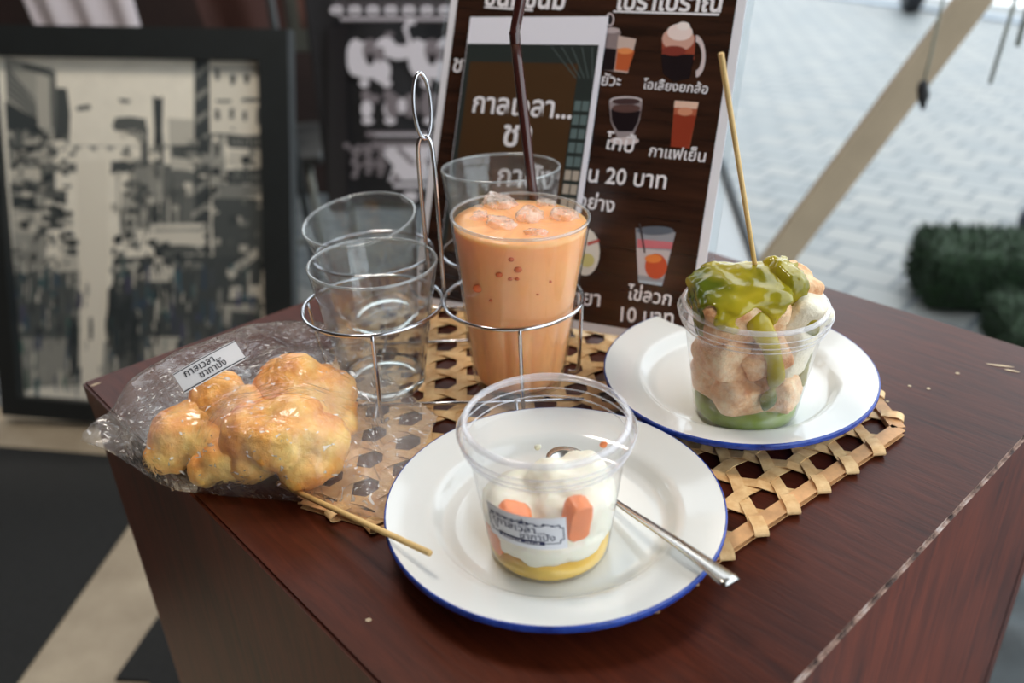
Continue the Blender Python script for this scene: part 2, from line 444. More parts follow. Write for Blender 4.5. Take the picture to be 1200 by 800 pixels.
for k, (x, y, sx, sy) in enumerate(((0, -S / 2 + 0.011, S - 0.001, 0.02), (0, S / 2 - 0.011, S - 0.001, 0.02), (-S / 2 + 0.011, 0, 0.02, S - 0.043), (S / 2 - 0.011, 0, 0.02, S - 0.043))):
    bm = bmesh.new(); add_box(bm, (x, y, (T - 0.022) / 2), (sx, sy, T - 0.022)); from_bm('side_panel', bm, M['side_wood'], tb, smooth=False)
chipm = plain('chip_wood', (188, 168, 140), 0.8)
# paint chips on the top
for (px, py, l, a) in ((1172, 428, .022, -.35), (1186, 434, .012, -.5), (1122, 437, .004, .2), (1088, 455, .004, 1), (1040, 470, .003, 0), (1066, 452, .003, .4), (432, 726, .004, 0), (112, 450, .010, .7)):
    p = tp(px, py, 0.0004); dx = Vector((math.cos(a), math.sin(a), 0)); dy = Vector((-dx.y, dx.x, 0)) * 0.0016
    w = l / 2; loc = Matrix.Rotation(-ang, 3, 'Z')
    pts = [p - dx * w, p - dx * w * .3 - dy, p + dx * w * .6 - dy * .7, p + dx * w, p + dx * w * .2 + dy, p - dx * w * .7 + dy * .6]
    bm = bmesh.new(); add_poly(bm, [loc @ (up(x) - Vector((cen.x, cen.y, 0))) for x in pts]); from_bm('paint_chip', bm, chipm, tb, smooth=False)

# ------------------------------------------------------------------ woven mat
def woven_mat():
    U = Vector((math.cos(math.radians(38)), math.sin(math.radians(38)), 0)); V = Vector((math.cos(math.radians(93)), math.sin(math.radians(93)), 0))
    corner = Vector((0.268, 0.520, 0)); n = 8; pit = 0.0325
    a_, b_ = U * pit, V * pit
    # centre: corner is at +n along U - ... hexagon with vertices n*(U, V, V-U, -U, -V, U-V)
    cen_ = corner - (U - V) * pit * n
    root = empty('woven_placemat', 'open weave bamboo placemat with hexagonal holes under the plates and glasses', 'placemat', (cen_.x, cen_.y, T))
    def P(i, j): return a_ * i + b_ * j
    bm = bmesh.new(); hw = 0.0043; th = 0.0006; zz = 0.0022; am = 0.0011
    def strip(p, q, cross):
        d = (q - p); L = d.length; d.normalize(); s = Vector((-d.y, d.x, 0)) * hw
        sam = sorted(set([0.0, L] + [t for t, _ in cross] + [(cross[i][0] + cross[i + 1][0]) / 2 for i in range(len(cross) - 1)]))
        def z(t):
            for tc, h in cross:
                if abs(t - tc) < 1e-6: return zz + am * h
            return zz
        prev = None
        for t in sam:
            c = p + d * t + Vector((0, 0, z(t)))
            ring = [bm.verts.new(c + s), bm.verts.new(c - s), bm.verts.new(c - s - Vector((0, 0, th))), bm.verts.new(c + s - Vector((0, 0, th)))]
            if prev:
                for k in range(4): bm.faces.new((prev[k], prev[(k + 1) % 4], ring[(k + 1) % 4], ring[k]))
            else: bm.faces.new(ring)
            prev = ring
        bm.faces.new(prev)
    def inter(p, d, q, e):
        cr = d.x * e.y - d.y * e.x
        return ((q - p).x * e.y - (q - p).y * e.x) / cr
    # three families clipped to the hexagon |i|<=n, |j|<=n, |i+j|<=n  (in lattice coordinates i along U, j along V)
    fam = []
    for j in range(-n + 1, n):
        jj = j
        lo = max(-n, -n - jj); hi = min(n, n - jj); fam.append(('u', P(lo, jj), P(hi, jj)))
    for i in range(-n + 1, n):
        lo = max(-n, -n - i); hi = min(n, n - i); fam.append(('v', P(i, lo), P(i, hi)))
    for s_ in range(-n, n):
        k = s_ + 0.5
        lo = max(-n, k - n); hi = min(n, k + n); fam.append(('w', P(lo, k - lo), P(hi, k - hi)))
    over = {('u', 'v'): 1, ('v', 'u'): -1, ('v', 'w'): 1, ('w', 'v'): -1, ('w', 'u'): 1, ('u', 'w'): -1}
    loops = []
    for (t, p, q_) in fam:
        d = (q_ - p); L = d.length; d = d.normalized(); cr = []
        for (t2, p2, q2) in fam:
            if t2 == t: continue
            e = (q2 - p2); L2 = e.length; e = e.normalized()
            s1 = inter(p, d, p2, e); s2 = inter(p2, e, p, d)
            if -1e-4 < s1 < L + 1e-4 and -1e-4 < s2 < L2 + 1e-4: cr.append((s1, over[(t, t2)]))
        cr.sort(); strip(p, q_, cr)
        for pt, dr in ((p, -d), (q_, d)):
            j_ = pt.dot(Vector((-a_.y, a_.x, 0))) / (b_.dot(Vector((-a_.y, a_.x, 0)))); i_ = (pt - b_ * j_).dot(a_) / a_.dot(a_)
            on = 'u' if abs(abs(j_) - n) < .01 else ('v' if abs(abs(i_) - n) < .01 else 'w')
            if (t, on) in (('v', 'u'), ('w', 'v'), ('u', 'w')): loops.append((pt, dr))
    from_bm('weave', bm, M['bamboo'], root, smooth=False)
    hexv = [P(n, 0), P(0, n), P(-n, n), P(-n, 0), P(0, -n), P(n, -n)]
    bm = bmesh.new()
    for k in range(6):
        p, q_ = hexv[k], hexv[(k + 1) % 6]; d = (q_ - p).normalized(); s = Vector((-d.y, d.x, 0)) * 0.0052
        for zz_ in (0.0003, 0.0040):
            vs = []
            for c in (p, q_):
                for sx in (1, -1):
                    for dz in (0, 0.0007): vs.append(bm.verts.new(c + s * sx + Vector((0, 0, zz_ + dz))))
            for f in ((0, 2, 6, 4), (1, 5, 7, 3), (0, 4, 5, 1), (2, 3, 7, 6), (0, 1, 3, 2), (4, 6, 7, 5)): bm.faces.new([vs[i] for i in f])
    from_bm('rim', bm, M['rim_bamboo'], root, smooth=False)
    for (p, d) in loops:
        bm = bmesh.new()                       # strip ends folded round the rim
        s = Vector((-d.y, d.x, 0)) * 0.0046; prev = None
        for k in range(11):
            a = -PI / 2 + PI * k / 10
            c = p + d * (0.0025 + 0.0075 * math.cos(a)) + Vector((0, 0, 0.0034 + 0.0030 * math.sin(a)))
            if k in (0,): c = c - d * 0.002
            if k == 10: c = c - d * 0.008 + Vector((0, 0, -0.0008))
            nrm = (d * math.cos(a) + Vector((0, 0, math.sin(a)))) * 0.0006
            ring = [bm.verts.new(c + s), bm.verts.new(c - s), bm.verts.new(c - s + nrm), bm.verts.new(c + s + nrm)]
            if prev:
                for m in range(4): bm.faces.new((prev[m], prev[(m + 1) % 4], ring[(m + 1) % 4], ring[m]))
            else: bm.faces.new(ring)
            prev = ring
        bm.faces.new(prev); from_bm('folded_strip_end', bm, M['bamboo'], root, smooth=False)
woven_mat()
MZ = 0.0052      # top of the mat

# ------------------------------------------------------------------ enamel plates
def plate(label, c, R, z, tilt=(0, 0, 0)):
    root = empty('enamel_plate', label, 'plate', (c[0], c[1], T + z), tilt, 'enamel plates on the table')
    k = R / 0.106
    top = [(0, .0030), (.062 * k, .0030), (.0685 * k, .0034), (.072 * k, .0052), (.0755 * k, .0094), (.0785 * k, .0117), (.083 * k, .0130), (.094 * k, .0152), (.1035 * k, .0180), (.1052 * k, .0183)]
    bot = [(.1035 * k, .0160), (.094 * k, .0135), (.083 * k, .0112), (.0785 * k, .0098), (.0755 * k, .0072), (.0725 * k, .0032), (.069 * k, .0008), (.064 * k, 0), (0, 0)]
    bm = bmesh.new(); add_lathe(bm, top, 96); from_bm('dish', bm, M['enamel'], root)
    bm = bmesh.new(); add_lathe(bm, bot[:], 96); from_bm('underside', bm, M['blue'], root)
    rim = [(.1050 * k, .0184), (.1056 * k, .0184), (.1062 * k, .0178), (.1064 * k, .0168), (.1064 * k, .0148), (.1060 * k, .0138), (.1050 * k, .0134)]
    bm = bmesh.new(); add_lathe(bm, rim + [(.1015 * k, .0156)], 96); tag(from_bm('rim', bm, M['blue'], root), 'blue rolled rim with dark chips')
    return root
P1 = (0.0125, 0.428); P2 = (0.1625, 0.578)
plate('white enamel plate nearest the camera with a blue rim, holding the cup of cream', P1, 0.1065, MZ)
plate('white enamel plate at the back right with a blue rim, holding the green topped bread', P2, 0.1035, MZ + 0.004, (math.radians(1), math.radians(-1), 0))
PZ1 = MZ + 0.0032; PZ2 = MZ + 0.0078

# ------------------------------------------------------------------ clear cups
def cup_r(z, rb, rt, h): return rb + (rt - rb) * (z / h)
def clear_cup(label, c, z, rb, rt, h, mat, lip):
    root = empty('plastic_cup', label, 'cup', (c[0], c[1], T + z), (0, 0, 0), 'clear plastic cups on the plates')
    bm = bmesh.new()
    prof = [(0, .0012), (rb * .8, .0012), (rb * .88, .0002), (rb * .95, .0006), (rb, .004)]
    for k in range(1, 9): prof.append((cup_r(h * .80 * k / 8, rb, rt, h) if k else rb, .004 + (h * .80 - .004) * k / 8))
    zz = h * .80
    r0 = cup_r(zz, rb, rt, h)
    prof += [(r0 + .0022, zz + .0015), (r0 + .0026, zz + .005), (r0 + .0040, zz + .0060), (r0 + .0044, zz + .0105), (r0 + .0058, zz + .0115), (rt * .955, h - .0035)]
    add_lathe(bm, prof, 96); from_bm('cup_wall', bm, mat, root)
    bm = bmesh.new()
    add_tube(bm, [(rt * .975 * math.cos(2 * PI * k / 96), rt * .975 * math.sin(2 * PI * k / 96), h - .0020) for k in range(96)], .0019, 10, True)
    from_bm('lip', bm, lip, root)
    for zr, rr in ((zz + .0018, r0 + .0024), (zz + .0062, r0 + .0043), (zz + .0112, r0 + .0056)):
        bm = bmesh.new(); add_tube(bm, [(rr * math.cos(2 * PI * k / 96), rr * math.sin(2 * PI * k / 96), zr) for k in range(96)], .00045, 6, True)
        from_bm('ridge', bm, lip, root)
    return root
C1 = (0.0085, 0.4030); h1 = .094; rb1, rt1 = .0365, .0475
cup1 = clear_cup('clear plastic cup with a white printed sticker, holding cream and orange fruit', C1, PZ1, rb1, rt1, h1, M['cup'], M['lip'])
c2 = tp(872, 478, PZ2); C2 = (c2.x, c2.y); h2 = .090; rb2, rt2 = .0375, .0500
cup2 = clear_cup('clear misted plastic cup packed with bread and green custard on the back plate', C2, PZ2, rb2, rt2, h2, M['fogcup'], M['lip'])

# sticker on the near cup, wrapped round its wall
def on_cup(x, y, z0=.036, phi0=-PI / 2 - .02, d=.0004):
    zc = z0 + y; r = cup_r(zc, rb1, rt1, h1) + d; a = phi0 + x / r
    return Vector((r * math.cos(a), r * math.sin(a), zc))
SW, SH = .049, .0245
phS = -PI / 2 - .42
def sk(x, y, d): return on_cup(x - SW / 2, y, .0315, phS + .05, d) + Vector((0, 0, 0))
bm = bmesh.new(); nx, ny = 24, 4
grid = [[bm.verts.new(sk(SW * i / nx, SH * j / ny - .06 * SW * 0, .0005)) for i in range(nx + 1)] for j in range(ny + 1)]
for j in range(ny):
    for i in range(nx): bm.faces.new((grid[j][i], grid[j][i + 1], grid[j + 1][i + 1], grid[j + 1][i]))
st = from_bm('sticker', bm, M['sticker'], cup1); tag(st, 'white sticker with a dark blue scalloped border and writing')
bm = bmesh.new()
def line(pts, w):
    for p, q_ in zip(pts, pts[1:]):
        n_ = max(1, int(math.hypot(q_[0] - p[0], q_[1] - p[1]) / .002)); d = Vector((q_[0] - p[0], q_[1] - p[1]))
        if d.length < 1e-9: continue
        d.normalize(); s = Vector((-d.y, d.x)) * w / 2
        for k in range(n_):
            a = Vector(p).lerp(Vector(q_), k / n_); b = Vector(p).lerp(Vector(q_), (k + 1) / n_)
            add_poly(bm, [sk(*(a + s), .0008), sk(*(b + s), .0008), sk(*(b - s), .0008), sk(*(a - s), .0008)])
e = .0016
line([(e, .0165), (e, .0075), (e + .002, .0075), (e + .002, .0050), (.0085, .0050)], .0005)
line([(.0365, .0050), (SW - e - .002, .0050), (SW - e - .002, .0075), (SW - e, .0075), (SW - e, .0170), (SW - e - .002, .0170), (SW - e - .002, .0190)], .0005)
line([(e, .0165), (e + .0015, .0165), (e + .0015, .0190)], .0005)
crv = [(e + .0015 + (SW - 2 * e - .0035) * k / 40, .0190 + .0011 * math.sin(k * .8) * (1 - abs(k - 20) / 40)) for k in range(41)]
line(crv, .0006)
for k in range(9): add_poly(bm, disc(lambda x, y: sk(x, y, .0008), .0045 + .0046 * k, .0190 + (.0006 if k % 2 else -.0004), .0011, .0007, 8))
add_poly(bm, [sk(SW / 2 - .0012, .0190, .0008), sk(SW / 2 + .0012, .0190, .0008), sk(SW / 2, .0228, .0008)])
line([(SW / 2 - .003, .0205), (SW / 2, .0195), (SW / 2 + .003, .0205)], .0006)
line([(.0042, .0175), (.0062, .0160), (.0045, .0142), (.0066, .0125)], .0006); line([(.006, .012), (.0064, .0088), (.0078, .0088), (.008, .012)], .0004)
n_ = 14
for k in range(n_):
    x0, x1 = .0085 + (.028) * k / n_, .0085 + .028 * (k + 1) / n_
    add_poly(bm, [sk(x0, .0036, .0008), sk(x1, .0036, .0008), sk(x1, .0066, .0008), sk(x0, .0066, .0008)])
add_text(bm, 'กาลเวลา...', lambda x, y: sk(.0080 + x, .0125 + y, .0009), width=.0290, bold=.0)
add_text(bm, 'ชากาปัง', lambda x, y: sk(.0225 + x, .0074 + y, .0009), width=.0200, bold=.0)
from_bm('sticker_print', bm, M['ink'], st, smooth=False)
bm = bmesh.new(); 
for k in range(13):                            # the strapline is too small to read: short light strokes
    if k == 7: continue
    x_ = .0110 + .0018 * k; add_poly(bm, [sk(x_, .0044, .0010), sk(x_ + .0010, .0044, .0010), sk(x_ + .0010, .0058 - .0004 * (k % 2), .0010), sk(x_, .0058 - .0004 * (k % 3), .0010)])
from_bm('strapline_print', bm, M['white_print'], st, smooth=False)

# cream and fruit in the near cup
def in_cup(rb, rt, h, marg):
    def f(co):
        z = max(co.z, .0016); r = math.hypot(co.x, co.y); lim = cup_r(z, rb, rt, h) - marg
        if r > lim: co.x *= lim / r; co.y *= lim / r
        co.z = z; return co
    return f
loc1 = (C1[0], C1[1], T + PZ1)
me = blob_mesh([((0, 0, .023), (.040, .040, .017)), ((.012, .000, .034), (.030, .034, .016)), ((-.014, .002, .031), (.027, .030, .013)), ((.016, -.012, .043), (.024, .022, .013)), ((.020, .006, .044), (.020, .020, .012)), ((.004, .006, .046), (.018, .016, .010))], .0022, .0030, 55, 3, 1, in_cup(rb1, rt1, h1, .0010))
tag(link_mesh('cream_dessert', me, M['cream'], None, loc=loc1), 'soft white cream mounded in the near plastic cup', 'dessert', None, 'stuff')
bm = bmesh.new(); add_lathe(bm, [(0, .0015), (rb1 - .003, .0015), (rb1 - .001, .004), (rb1 - .0003, .0085), (rb1 - .004, .0095), (0, .009)], 64, (0, 0, 0), lambda a, z: 1.0)
for v in bm.verts:
    if v.co.z > .008: v.co.z += .0026 * math.sin(3 * math.atan2(v.co.y, v.co.x) + 1)
tag(from_bm('yellow_syrup', bm, M['syrup'], None, loc=loc1), 'yellow syrup pooled at the bottom of the near cup', 'syrup', None, 'stuff')
def chunk(name, label, cat, c, size, rot, mat, base, seed, group=None, pw=5.0, amp=.06, clip=None, zoff=None):
    bm = bmesh.new(); bmesh.ops.create_cube(bm, size=2.0); bmesh.ops.subdivide_edges(bm, edges=bm.edges[:], cuts=9, use_grid_fill=True)
    off = Vector((seed * 5.3, seed * 1.7, seed))
    R_ = Euler(rot).to_matrix()
    for v in bm.verts:
        p = v.co; n_ = (abs(p.x) ** pw + abs(p.y) ** pw + abs(p.z) ** pw) ** (1 / pw); d = p / n_
        d = d * (1 + amp * noise.fractal(d * 2.2 + off, 1, 2, 4))
        w = R_ @ Vector((d.x * size[0] / 2, d.y * size[1] / 2, d.z * size[2] / 2)) + Vector(c)
        if clip: w = clip(w)
        v.co = w
    o = from_bm(name, bm, mat, None, loc=base)
    tag(o, label, cat, group); return o
ic1 = in_cup(rb1, rt1, h1, .0008)
G1 = 'fruit cubes in the near cup'
chunk('fruit_cube', 'orange fruit cube against the cup wall above the right end of the sticker', 'fruit', (.0150, -.032, .046), (.014, .016, .026), (.2, .1, .4), M['fruit'], loc1, 1, G1, 4, .08, ic1)
chunk('fruit_cube', 'flat orange fruit piece above the left end of the sticker', 'fruit', (-.019, -.029, .0480), (.018, .014, .010), (.1, .5, .2), M['fruit'], loc1, 2, G1, 4, .08, ic1)
chunk('fruit_cube', 'orange fruit cube at lower left of the cup, below the sticker', 'fruit', (-.033, -.017, .021), (.012, .018, .018), (.1, .1, .5), M['fruit'], loc1, 3, G1, 4, .08, ic1)
def on_wall(px, py, near=False):
    # point of the near cup's inner far wall seen at this picture point
    d = ray(px, py); e = Vector((0, 0, H)); best = None
    for k in range(2000):
        t = .3 + k * .0003; p = e + d * t; z = p.z - PZ1; r = math.hypot(p.x - C1[0], p.y - C1[1])
        if 0 < z < h1 and r < cup_r(z, rb1, rt1, h1) - .001: best = p
    return best
for (px, py, rr, mt, lb, nm, ct) in ((707, 521, .0024, M['fruit'], 'tiny orange speck stuck inside the far wall of the near cup', 'fruit_speck', 'fruit'), (630, 524, .0023, M['cream'], 'tiny white speck stuck inside the far wall of the near cup', 'cream_speck', 'dessert')):
    p = on_wall(px, py)
    if p:
        me = blob_mesh([((0, 0, 0), (rr, rr * .6, rr)), ((rr * .4, 0, rr * .4), (rr * .7, rr * .5, rr * .6))], .0006, 0, 1, 2)
        tag(link_mesh(nm, me, mt, None, loc=up(p)), lb, ct)

# bread and custard in the back cup
loc2 = (C2[0], C2[1], T + PZ2)
ic2 = in_cup(rb2, rt2, h2, .0008)
G2 = 'bread pieces in the back cup'
BR = M['bread']; CR = M['crumb']
ct = lambda a, r, z: (r * math.cos(math.radians(a)), r * math.sin(math.radians(a)), z)
PIECES = (
    (ct(-118, .021, .026), (.036, .030, .026), (.3, .2, .3), BR, 'toasted bread piece low in the back cup, facing front left', ic2),
    (ct(-48, .022, .027), (.034, .030, .030), (.2, -.3, -.5), BR, 'toasted bread piece low in the back cup, facing front right', ic2),
    (ct(100, .018, .026), (.036, .032, .028), (.1, .3, .2), BR, 'bread piece hidden low at the rear of the back cup', ic2),
    (ct(-145, .024, .056), (.042, .034, .034), (.2, .45, .4), BR, 'bread piece in the middle of the cup at left, behind the misted wall', ic2),
    (ct(-80, .022, .058), (.034, .026, .024), (.1, -.5, -.2), BR, 'bread piece in the middle of the cup at front under the rim', ic2),
    (ct(-22, .024, .056), (.034, .032, .038), (.2, .3, .9), CR, 'white bread piece in the middle of the cup at right', ic2),
    (ct(90, .016, .060), (.044, .036, .034), (.1, .1, .4), BR, 'bread piece at the rear of the cup under the custard', ic2),
    ((.030, -.008, .083), (.030, .030, .032), (.4, .5, .3), CR, 'white bread piece standing at the right edge of the cup top', None),
    ((-.013, -.007, .091), (.060, .054, .034), (.16, -.10, .12), BR, 'wide toasted bread piece at the top left, coated with dark green custard', None),
    ((.021, .004, .092), (.035, .036, .040), (.20, .35, .35), BR, 'topmost toasted bread piece, browned and leaning right beside the skewer', None),
    (ct(172, .022, .032), (.036, .034, .034), (.3, .2, .9), BR, 'bread piece low at the left side of the back cup, partly sunk in custard', ic2),
    ((-.012, .022, .088), (.040, .030, .030), (.1, .1, .2), BR, 'bread piece at the rear of the cup top, behind the wide coated piece', None))
for k, (c, sz, r, m_, lb, clip) in enumerate(PIECES):
    chunk('bread_piece', lb, 'bread', c, sz, r, m_, loc2, 20 + k, G2, 5.5, .07, clip)
def cust(co):
    return ic2(co) if co.z < h2 * .86 else co
bm = bmesh.new()
add_lathe(bm, [(0, .0016), (rb2 - .003, .0016), (rb2 - .0008, .004), (rb2 - .0004, .0120), (rb2 - .003, .0140), (0, .014)], 64)
for v in bm.verts:
    if v.co.z > .010: v.co.z += .0018 * math.sin(2 * math.atan2(v.co.y, v.co.x) + 2.2)
tag(from_bm('custard_pool', bm, plain('green_custard_pool', (126, 150, 44), 0.2, var=0.06, scale=40), None, loc=loc2), 'green custard pooled at the bottom of the back cup', 'custard', None, 'stuff')
dr_ = []
for pth in ([(-.006, -.0325, .088, .0085), (.002, -.0345, .074, .0068), (.007, -.0362, .060, .0056), (.009, -.0362, .048, .0066), (.008, -.0358, .043, .0045)],
            [(.0075, -.0352, .034, .0038), (.006, -.0348, .029, .0062), (.0045, -.0342, .022, .0030)], [(.032, -.020, .082, .0075), (.036, -.017, .074, .006)],
            [(.041, -.006, .078, .005), (.040, -.008, .066, .004), (.037, -.011, .040, .0036), (.035, -.012, .028, .0045)], [(-.041, -.010, .086, .005), (-.040, -.014, .074, .0042)]):
    for (a0, a1) in zip(pth, pth[1:]):
        for k in range(5):
            w = k / 5; x, y, z, r_ = (a0[i] + (a1[i] - a0[i]) * w for i in range(4)); dr_.append(((x, y, z), (r_, r_ * .62, r_ * 1.1)))
    dr_.append((pth[-1][:3], (pth[-1][3], pth[-1][3] * .62, pth[-1][3])))
me = blob_mesh(dr_, .0013, .0004, 90, 5, 5, cust)
bm = bmesh.new(); bm.from_mesh(me)
def smst(x, a_, b2): t = min(1, max(0, (x - a_) / (b2 - a_))); return t * t * (3 - 2 * t)
for (idx, lean, bias) in ((8, (-.35, .25), -.34), (9, (-.95, -.75), -.95), (11, (0, 0), 0)):
    c, sz, r = PIECES[idx][:3]; seed = 20 + idx
    q_ = bmesh.new(); bmesh.ops.create_cube(q_, size=2.0); bmesh.ops.subdivide_edges(q_, edges=q_.edges[:], cuts=27, use_grid_fill=True)
    off = Vector((seed * 5.3, seed * 1.7, seed)); R_ = Euler(r).to_matrix(); pw = 5.5
    for v in q_.verts:
        p = v.co; n_ = (abs(p.x) ** pw + abs(p.y) ** pw + abs(p.z) ** pw) ** (1 / pw); d = p / n_
        d0 = d * (1 + .07 * noise.fractal(d * 2.2 + off, 1, 2, 4))
        w0 = R_ @ Vector((d0.x * sz[0] / 2, d0.y * sz[1] / 2, d0.z * sz[2] / 2))
        an = math.atan2(w0.y, w0.x)
        drip = .45 + .55 * noise.noise(Vector((math.cos(an) * 2.3, math.sin(an) * 2.3, seed * 1.3))) + .25 * math.sin(an * 7 + seed)
        val = w0.z / (sz[2] / 2) + lean[0] * w0.x / (sz[0] / 2) + lean[1] * w0.y / (sz[1] / 2) + drip * 1.1 + bias + .8 * noise.noise(w0 * 70 + off)
        m_ = smst(val, -.05, .28)
        dn = w0.normalized(); v.co = w0 + dn * (-.0030 + .0052 * m_ + .0006 * noise.noise(w0 * 160) * m_) + Vector(c)
    tmp = bpy.data.meshes.new('t'); q_.to_mesh(tmp); q_.free(); bm.from_mesh(tmp); bpy.data.meshes.remove(tmp)
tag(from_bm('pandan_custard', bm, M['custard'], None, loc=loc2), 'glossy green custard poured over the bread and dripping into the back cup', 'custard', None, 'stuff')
# skewer standing in it
s0 = Vector((C2[0] + .003, C2[1] + .006, PZ2 + .085)); 
p0 = tp(884, 306, PZ2 + .115); p1 = tp(845, 63, p0.z + .150)
dd = (p1 - p0); p_low = p0 - dd.normalized() * .05
sk_root = p_low
bm = bmesh.new(); add_tube(bm, [(0, 0, 0), (p0 - p_low) * .5, p1 - p_low], [.0005, .00165, .00165], 10)
tag(from_bm('bamboo_skewer', bm, M['stick'], None, loc=up(p_low)), 'bamboo skewer standing upright in the custard topped bread', 'skewer', 'bamboo skewers')

# ------------------------------------------------------------------ spoon on the near plate
a = tp(664, 540, .020); b = tp(722, 588, .018); c = tp(800, 640, .029); d = tp(858, 683, .033)
sp = spline([a - (b - a) * .25, a, a.lerp(b, .55) + Vector((0, 0, -.002)), b, c, d], 6)
spn = empty('teaspoon', 'stainless steel teaspoon lying across the near plate behind the cup', 'spoon', up(a))
bm = bmesh.new(); prev = None; N_ = len(sp); i0 = int(N_ * .42)
path = sp[i0:]
for i, p in enumerate(path):
    t = i / (len(path) - 1); dr = (path[min(i + 1, len(path) - 1)] - path[max(i - 1, 0)]).normalized(); s = dr.cross(Vector((0, 0, 1))).normalized(); nn = s.cross(dr)
    w = .0022 + .0050 * max(0, t - .25) ** 1.2 * 1.25; hgt = .0011
    if t > .96: w *= .86
    ring = [bm.verts.new(p - a + s * w + nn * 0), bm.verts.new(p - a + s * w * .6 + nn * hgt), bm.verts.new(p - a - s * w * .6 + nn * hgt), bm.verts.new(p - a - s * w), bm.verts.new(p - a - s * w * .6 - nn * hgt), bm.verts.new(p - a + s * w * .6 - nn * hgt)]
    if prev:
        for m in range(6): bm.faces.new((prev[m], prev[(m + 1) % 6], ring[(m + 1) % 6], ring[m]))
    else: bm.faces.new(ring)
    prev = ring
bm.faces.new(prev); from_bm('handle', bm, M['steel'], spn)
bm = bmesh.new(); ax = (path[0] - a).normalized(); sx = ax.cross(Vector((0, 0, 1))).normalized(); nz = sx.cross(ax)
if nz.z < 0: nz = -nz
L_ = .024; ctr = path[0] - ax * (L_ * .96) - a
rows = []
for sgn, depth in ((1, .0065), (-1, .0072)):
    for j in range(7):
        f_ = j / 6 if sgn == -1 else 1 - j / 6
        if sgn == -1 and j == 0: pass
        row = []
        for k in range(28):
            an = 2 * PI * k / 28; egg = 1 + .12 * math.cos(an)
            x = L_ * f_ * math.cos(an); y = .0155 * f_ * math.sin(an) * (1 - .12 * math.cos(an))
            z = -depth * (1 - f_ * f_) + (0 if sgn == 1 else -.0006)
            row.append(bm.verts.new(ctr + ax * x + sx * y + nz * (z + .001)))
        rows.append((f_, row))
r1 = [r for r in rows[:7]]; r2 = rows[7:]
for rs in (r1, r2):
    for (fa, ra), (fb, rb_) in zip(rs, rs[1:]):
        for k in range(28): bm.faces.new((ra[k], ra[(k + 1) % 28], rb_[(k + 1) % 28], rb_[k]))
for k in range(28): bm.faces.new((r1[0][1][k], r1[0][1][(k + 1) % 28], r2[-1][1][(k + 1) % 28], r2[-1][1][k]))
bmesh.ops.remove_doubles(bm, verts=bm.verts, dist=1e-6)
from_bm('bowl', bm, M['steel'], spn)

# ------------------------------------------------------------------ glass carrier and glasses
RZ = .08; CW = (-.068, .655)
car = empty('glass_carrier', 'chromed wire carrier with four rings and a tall looped handle holding the glasses', 'carrier', (CW[0], CW[1], T + MZ))
def cl(x, y, z): return Vector((x - CW[0], y - CW[1], z - MZ))
rings = [((-.1205, .604), .0545), ((-.0105, .606), .0545), ((-.1355, .7115), .0530), ((-.0230, .7070), .0500)]
for (c, r) in rings:
    bm = bmesh.new(); add_tube(bm, [cl(c[0] + r * math.cos(2 * PI * k / 72), c[1] + r * math.sin(2 * PI * k / 72), RZ) for k in range(72)], .0016, 10, True); from_bm('ring', bm, M['chrome'], car)
zb = MZ + .0016
legs = [(-.1135, .5495, -.1132, .5435), (-.0060, .5515, -.0060, .5480), (-.1735, .610, -.163, .612), (.0437, .612, .0400, .612), (-.186, .728, -.178, .728), (.0268, .710, .024, .710)]
for (x0, y0, x1, y1) in legs:
    bm = bmesh.new(); add_tube(bm, spline([cl(x0, y0, RZ), cl(x0 * .6 + x1 * .4, y0 * .6 + y1 * .4, RZ * .5), cl(x1, y1, zb + .004), cl(x1 * .93 + CW[0] * .07, y1 * .93 + CW[1] * .07, zb)], 6), .0015, 8); from_bm('leg', bm, M['chrome'], car)
for pts in ([(-.165, .572), (.042, .570)], [(-.165, .674), (.042, .676)], [(-.178, .745), (.020, .745)], [(-.1205, .552), (-.133, .745)], [(-.0105, .552), (-.020, .745)]):
    bm = bmesh.new(); add_tube(bm, [cl(p[0], p[1], zb) for p in pts], .0015, 8); from_bm('base_wire', bm, M['chrome'], car)
hx, hy = -.0705, .6245
bm = bmesh.new()
add_tube(bm, spline([cl(hx + .0045, hy - .003, RZ - .001), cl(hx + .0050, hy - .001, .14), cl(hx + .0048, hy, .192), cl(hx + .0015, hy, .2045), cl(hx, hy, .2030)], 6), .0017, 8)
add_tube(bm, spline([cl(hx - .0085, hy + .016, RZ), cl(hx - .0078, hy + .008, .14), cl(hx - .0062, hy, .194), cl(hx - .0025, hy, .2045), cl(hx, hy, .2030)], 6), .0017, 8)
lp = []
for k in range(40):
    an = 2 * PI * k / 40
    lp.append(cl(hx + .0058 * math.sin(an) * (1 if an < PI else 1), hy + .0035 * math.sin(an), .2265 - .0235 * math.cos(an) * 1.0))
add_tube(bm, lp, .0016, 8, True)
from_bm('handle', bm, M['chrome'], car)
bm = bmesh.new(); add_tube(bm, [cl(-.0675, .6035, RZ), cl(-.0640, .6035, RZ)], .0016, 8); add_tube(bm, [cl(-.078, .640, RZ), cl(-.079, .655, RZ), cl(-.089, .665, RZ)], .0015, 8); add_tube(bm, [cl(hx + .0045, hy - .003, RZ), cl(-.062, .617, RZ)], .0015, 8)
from_bm('ring_link', bm, M['chrome'], car)

